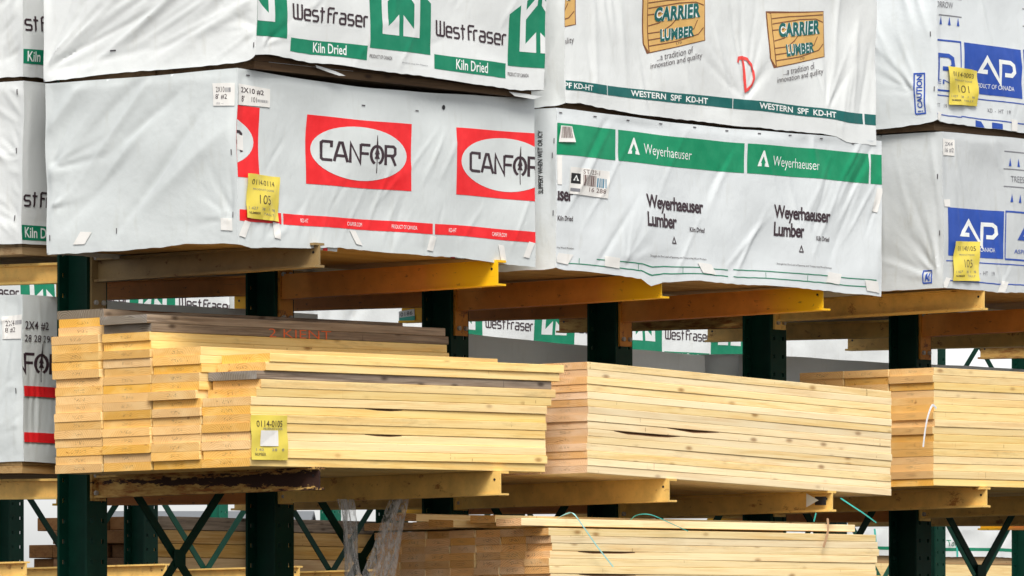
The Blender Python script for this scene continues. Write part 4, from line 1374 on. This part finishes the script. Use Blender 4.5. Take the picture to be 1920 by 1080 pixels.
# ------------------------------------------------------------------ straps and film
def ribbon(name, pts, wd, mat, label, cat, group=None, th=.0012):
    """pts: 3D centre line, wd along the picture-independent local normal in the x/z plane"""
    P = [Vector(p) for p in pts]
    Q = []
    for i in range(len(P) - 1):                      # smooth
        p0, p1, p2, p3 = P[max(0, i - 1)], P[i], P[i + 1], P[min(len(P) - 1, i + 2)]
        for k_ in range(5):
            t = k_ / 5
            Q.append(.5 * ((2 * p1) + (-p0 + p2) * t + (2 * p0 - 5 * p1 + 4 * p2 - p3) * t * t + (-p0 + 3 * p1 - 3 * p2 + p3) * t ** 3))
    Q.append(P[-1])
    vs, fs = [], []
    for i, p in enumerate(Q):
        d = (Q[min(i + 1, len(Q) - 1)] - Q[max(i - 1, 0)]).normalized()
        a = d.cross(Vector((0, 1, 0))).normalized() * wd / 2
        b = Vector((0, th / 2, 0))
        for s_, t_ in ((-1, -1), (1, -1), (1, 1), (-1, 1)): vs.append(tuple(p + a * s_ + b * t_))
    n = len(Q)
    for i in range(n - 1):
        for j in range(4):
            fs.append((i * 4 + j, i * 4 + (j + 1) % 4, i * 4 + 4 + (j + 1) % 4, i * 4 + 4 + j))
    fs.append((3, 2, 1, 0)); fs.append(tuple((n - 1) * 4 + j for j in range(4)))
    me = bpy.data.meshes.new(name)
    me.from_pydata(vs, [], fs)
    me.materials.append(mat)
    return tag(link(name, me), label, cat, group)


def at(x, y, Y):
    X = onY(x, Y)
    return (X, Y, zat(y, X, Y))


ribbon('strap', [at(1042, 974, -1.50), at(1060, 964, -1.58), at(1075, 963, -1.65), at(1092, 985, -1.66), at(1120, 1025, -1.655), at(1150, 1063, -1.65)], .008, M['strap_pale'], 'pale green loose strap hanging down the front of the low stud stack', 'strap')
ribbon('strap', [at(1178, 979, -1.52), at(1194, 966, -1.56), at(1220, 965, -1.62), at(1255, 980, -1.645), at(1290, 996, -1.645)], .004, M['strap_green'], 'thin green strap curling over the top stud of the low stack', 'strap')
ribbon('strap', [at(1576, 934, -1.60), at(1600, 950, -1.64), at(1620, 963, -1.66), at(1643, 980, -1.66)], .008, M['strap_green'], 'green strap end dangling below the neat middle stack', 'strap')
ribbon('strap', [at(1530, 962, -1.62), at(1528, 970, -1.625), at(1526, 978, -1.625)], .010, M['strap_green'], 'short green strap stub standing over the low stack', 'strap')
ribbon('strap', [at(1552, 972, -1.63), at(1552, 998, -1.635), at(1544, 1026, -1.63)],   .020, M['paper_brown'], 'brown paper strap across the top studs of the low stack', 'strap')
ribbon('strap', [at(1756, 766, -1.645), at(1748, 760, -1.655), at(1740, 780, -1.66), at(1735, 805, -1.655), at(1731, 838, -1.65)], .014, M['strap_white'], 'white frayed strap end at the corner of the strapped stack', 'strap')


def film(label, top, bot, wt, wb, seed):
    a, b = Vector(top), Vector(bot)
    r = random.Random(seed)
    n, m_ = 26, 12
    vs, fs = [], []
    for j in range(n + 1):
        t = j / n
        c = a.lerp(b, t)
        wd = wt + (wb - wt) * t + .012 * math.sin(t * 5 + seed)
        for i in range(m_ + 1):
            s_ = i / m_ - .5
            vs.append((c.x + s_ * wd + .006 * math.sin(t * 6 + seed), c.y + .016 * math.sin(s_ * 21 + t * 3 + seed) + .012 * math.sin(t * 5 + s_ * 9), c.z))
    for j in range(n):
        for i in range(m_):
            q_ = j * (m_ + 1) + i
            fs.append((q_, q_ + 1, q_ + m_ + 2, q_ + m_ + 1))
    me = bpy.data.meshes.new('plastic_strip')
    me.from_pydata(vs, [], fs)
    me.materials.append(M['film'])
    me.polygons.foreach_set('use_smooth', [True] * len(fs))
    tag(link('plastic_strip', me), label, 'plastic film', 'strips of torn clear film')


Yp = -.9
A1, B1 = at(645, 936, Yp), at(668, 1095, Yp)
A2, B2 = at(752, 934, Yp), at(704, 1095, Yp)
film('narrow strip of torn clear film hanging from the second low arm', A1, B1, .085, .16, 1)
film('wide strip of torn clear film hanging from the second low arm', A2, B2, .17, .26, 4)

# ================================================================== far rack and what it carries
FX, FY = 12.7136, 10.3
far = empty('cantilever_rack', (FX, FY, 0), 'dark green storage rack standing behind, seen between the near columns', 'storage rack')
for i in range(-2, 9):
    column_mb(6.0).build('column', M['column'], far).location = (SP * i, 0, 0)
    arm(far, SP * i + .08, -1.62, -.2, 2.262, .122, .02, M['arm_faded'], 'beam', 0, M['arm_faded'])
    if i < 5: arm(far, SP * i + .08, -1.62, -.2, 3.86 if i < 5 else 4.20, .122, .02, M['arm_rusty'] if i > 4 else M['arm_faded'], 'beam', .05, M['arm_faded'])
    arm(far, SP * i + .08, 1.385, 0, 2.24, .12, .01, M['arm_faded'], 'beam', 0, M['arm_faded'])
    if i < 8:
        xa, xb = SP * i + .16, SP * (i + 1)
        for z0, z1 in ((1.55, 2.95), (3.7, 5.0)):
            mb = MB()
            mb.bar((xa, -.108, z0), (xb, -.108, z1), .05, .008); mb.bar((xa, -.092, z1), (xb, -.092, z0), .05, .008)
            mb.build('cross_brace', M['far_green' if i % 2 == 0 else 'column'], far)
fg = 'wrapped packs on the far rack'
Q1 = Pack('white wrapped pack with green tree blocks on the far rack beyond the first columns', 8.4, 3.6, 8.7, 1.24, 3.885, .86, 'white_wrap', 0, 0, (), (), core=.02, g=.04, seed=21, group=fg)
tree_block_art(Q1, .414, -.01, (0, 1, 2, 3), (0, 1, 2), small=False)
Q2 = Pack('plain white wrapped pack on the far rack between packs with tree blocks', 12.25, 2.4, 8.7, 1.24, 3.885, .86, 'white_wrap', 0, 0, creases(81, 9, (.1, 2.3), (.1, .7), (50, 9), (.2, .5), (.006, .012), (.03, .05)), (), core=.02, g=.04, seed=22, group=fg)
Q3 = Pack('long white wrapped pack with green tree blocks on the far rack behind the orange arms', 14.74, 4.1, 8.7, 1.24, 3.885, .86, 'white_wrap', 0, 0, (), (), core=.02, g=.04, seed=23, group=fg)
tree_block_art(Q3, .07, -.005, (0, 1, 2, 3), (0, 1, 2), small=False)
Q4 = Pack('white creased pack without print at the far end of the far rack', 18.95, 2.35, 8.7, 1.24, 3.885, .86, 'white_wrap', 0, 0, creases(82, 12, (.1, 2.2), (.05, .8), (125, 9), (.2, .5), (.008, .014), (.03, .05)), (), core=.02, g=.04, seed=24, group=fg)


def timber(X, Y, z, L, W_, T, mat, label, group):
    mb = MB(); mb.box(0, L, 0, W_, 0, T)
    o = mb.build('timber', mat, None, (X, Y, z), .004)
    return tag(o, label, 'timber', group)


lt, tg = 'brown squared timber stacked on the rear arms of the far rack', 'timbers on the far rack'
for r_ in range(4):
    for c_ in range(5):
        if r_ == 3 and c_ in (3,): continue
        if r_ == 2 and c_ == 4: continue
        grey = r_ == 3 and c_ == 0
        timber(13.236 + random.uniform(-.06, .06), 10.42 + c_ * .25, 2.245 + r_ * .104, 2.9, .235, .100, M['grey_wood'] if grey else (M['yard_wood'] if c_ == 0 else M['shaded_wood']),
               'grey weathered timber topmost at the front of the far timber stack' if grey else lt, None if grey else tg)
for x_, l_ in ((15.62, .55), (15.0, .5)):
    pass
mb = MB()
# far stack standing on the yard with a white pack on top
ys = empty('lumber_stack', (26.2, 13.0, 0), 'tall stack of brown boards standing on the yard beyond the far rack', 'lumber stack')
for r_ in range(12):
    mb = MB()
    z0 = .1 + r_ * .198
    for c_ in range(6):
        j_ = random.uniform(-.05, .05)
        if r_ == 11:
            mb.box(j_, 3.5 + j_, c_ * .2, c_ * .2 + .19, z0, z0 + .19)
        else:
            mb.box(1.2 + j_, 4.4 + j_, c_ * .2, c_ * .2 + .19, z0, z0 + .09); mb.box(1.2 - j_, 4.4 - j_, c_ * .2, c_ * .2 + .19, z0 + .096, z0 + .19)
    mb.build('board_layer', M['yard_wood'] if r_ != 11 else M['pine'], ys)
Q5 = Pack('thin white wrapped pack with a green band on the tall yard stack', 26.4, 2.85, 13.0, 1.2, 2.535, .25, 'white_wrap', .004, 0, creases(83, 12, (.1, 2.7), (.05, .25), (25, 9), (.15, .4), (.006, .012), (.02, .04)), (), core=.07, g=.03, seed=25, group='packs in the yard')
Q5.decal('printed_band', rect2d(-.1, .055, 2.9, .085), M['green'], 0)
Q5.text('lettering', 'Tolko', ((1.55, .10), (1.85, .10), (1.85, .16), (1.55, .16)), M['green'], 0)
for u_ in (.32, 1.72):
    Q5.decal('strap_band', rect2d(u_, .0, u_ + .03, .25), M['strap_green'], 2)
Q6 = Pack('grey wrapped pack beside the white pack with the thin green band', 29.35, 2.4, 13.0, 1.2, 2.55, .25, 'blue_grey_wrap', 0, 0, (), (), core=.08, g=.05, seed=26, group='packs in the yard')

# far green posts and a low warehouse behind everything
post = empty('storage_rack', (0, 0, 0), 'bright green rack posts far behind the near rack', 'storage rack')
d_ = 84.0
for px_ in (388, 600):
    p_ = CAM + fw * d_ + rt * ((px_ - 960) / F * d_)
    c_ = column_mb(3.55, True); o = c_.build('column', M['far_green'], post); o.location = (p_[0], p_[1], 0)
p0 = CAM + fw * 84.3 + rt * ((380 - 960) / F * 84.3)
p1 = CAM + fw * 84.3 + rt * ((650 - 960) / F * 84.3)
mb = MB(); mb.bar((p0[0], p0[1], 3.2), (p1[0], p1[1], 3.2), .12, .06, (0, 0, 1)); mb.build('beam', M['far_green'], post)
wh = empty('warehouse', (CAM[0] + fw[0] * 170, CAM[1] + fw[1] * 170, 0), 'low grey warehouse with a sheet roof far behind the racks', 'warehouse')
rz = math.atan2(rt[1], rt[0])
wh.rotation_euler = (0, 0, rz)
mb = MB(); mb.box(-9.9, -5.25, 0, 14, 0, 4.55); mb.build('wall', M['wall'], wh)
mb = MB()
mb.v = [(-10.2, -.4, 4.5), (-5.05, -.4, 4.5), (-5.05, 7, 5.3), (-10.2, 7, 5.3), (-10.2, 14.4, 4.5), (-5.05, 14.4, 4.5)] + [(-10.2, -.4, 4.4), (-5.05, -.4, 4.4), (-5.05, 7, 5.2), (-10.2, 7, 5.2), (-10.2, 14.4, 4.4), (-5.05, 14.4, 4.4)]
mb.f = [(0, 1, 2, 3), (3, 2, 5, 4), (7, 6, 9, 8), (8, 9, 10, 11), (0, 6, 7, 1), (4, 5, 11, 10), (0, 3, 9, 6), (3, 4, 10, 9), (1, 7, 8, 2), (2, 8, 11, 5)]
mb.m = [0] * len(mb.f)
mb.build('roof', M['roof'], wh)
mb = MB(); mb.box(-9.6, -5.5, -.06, -.003, 3.5, 3.75); mb.build('window', M['black'], wh)
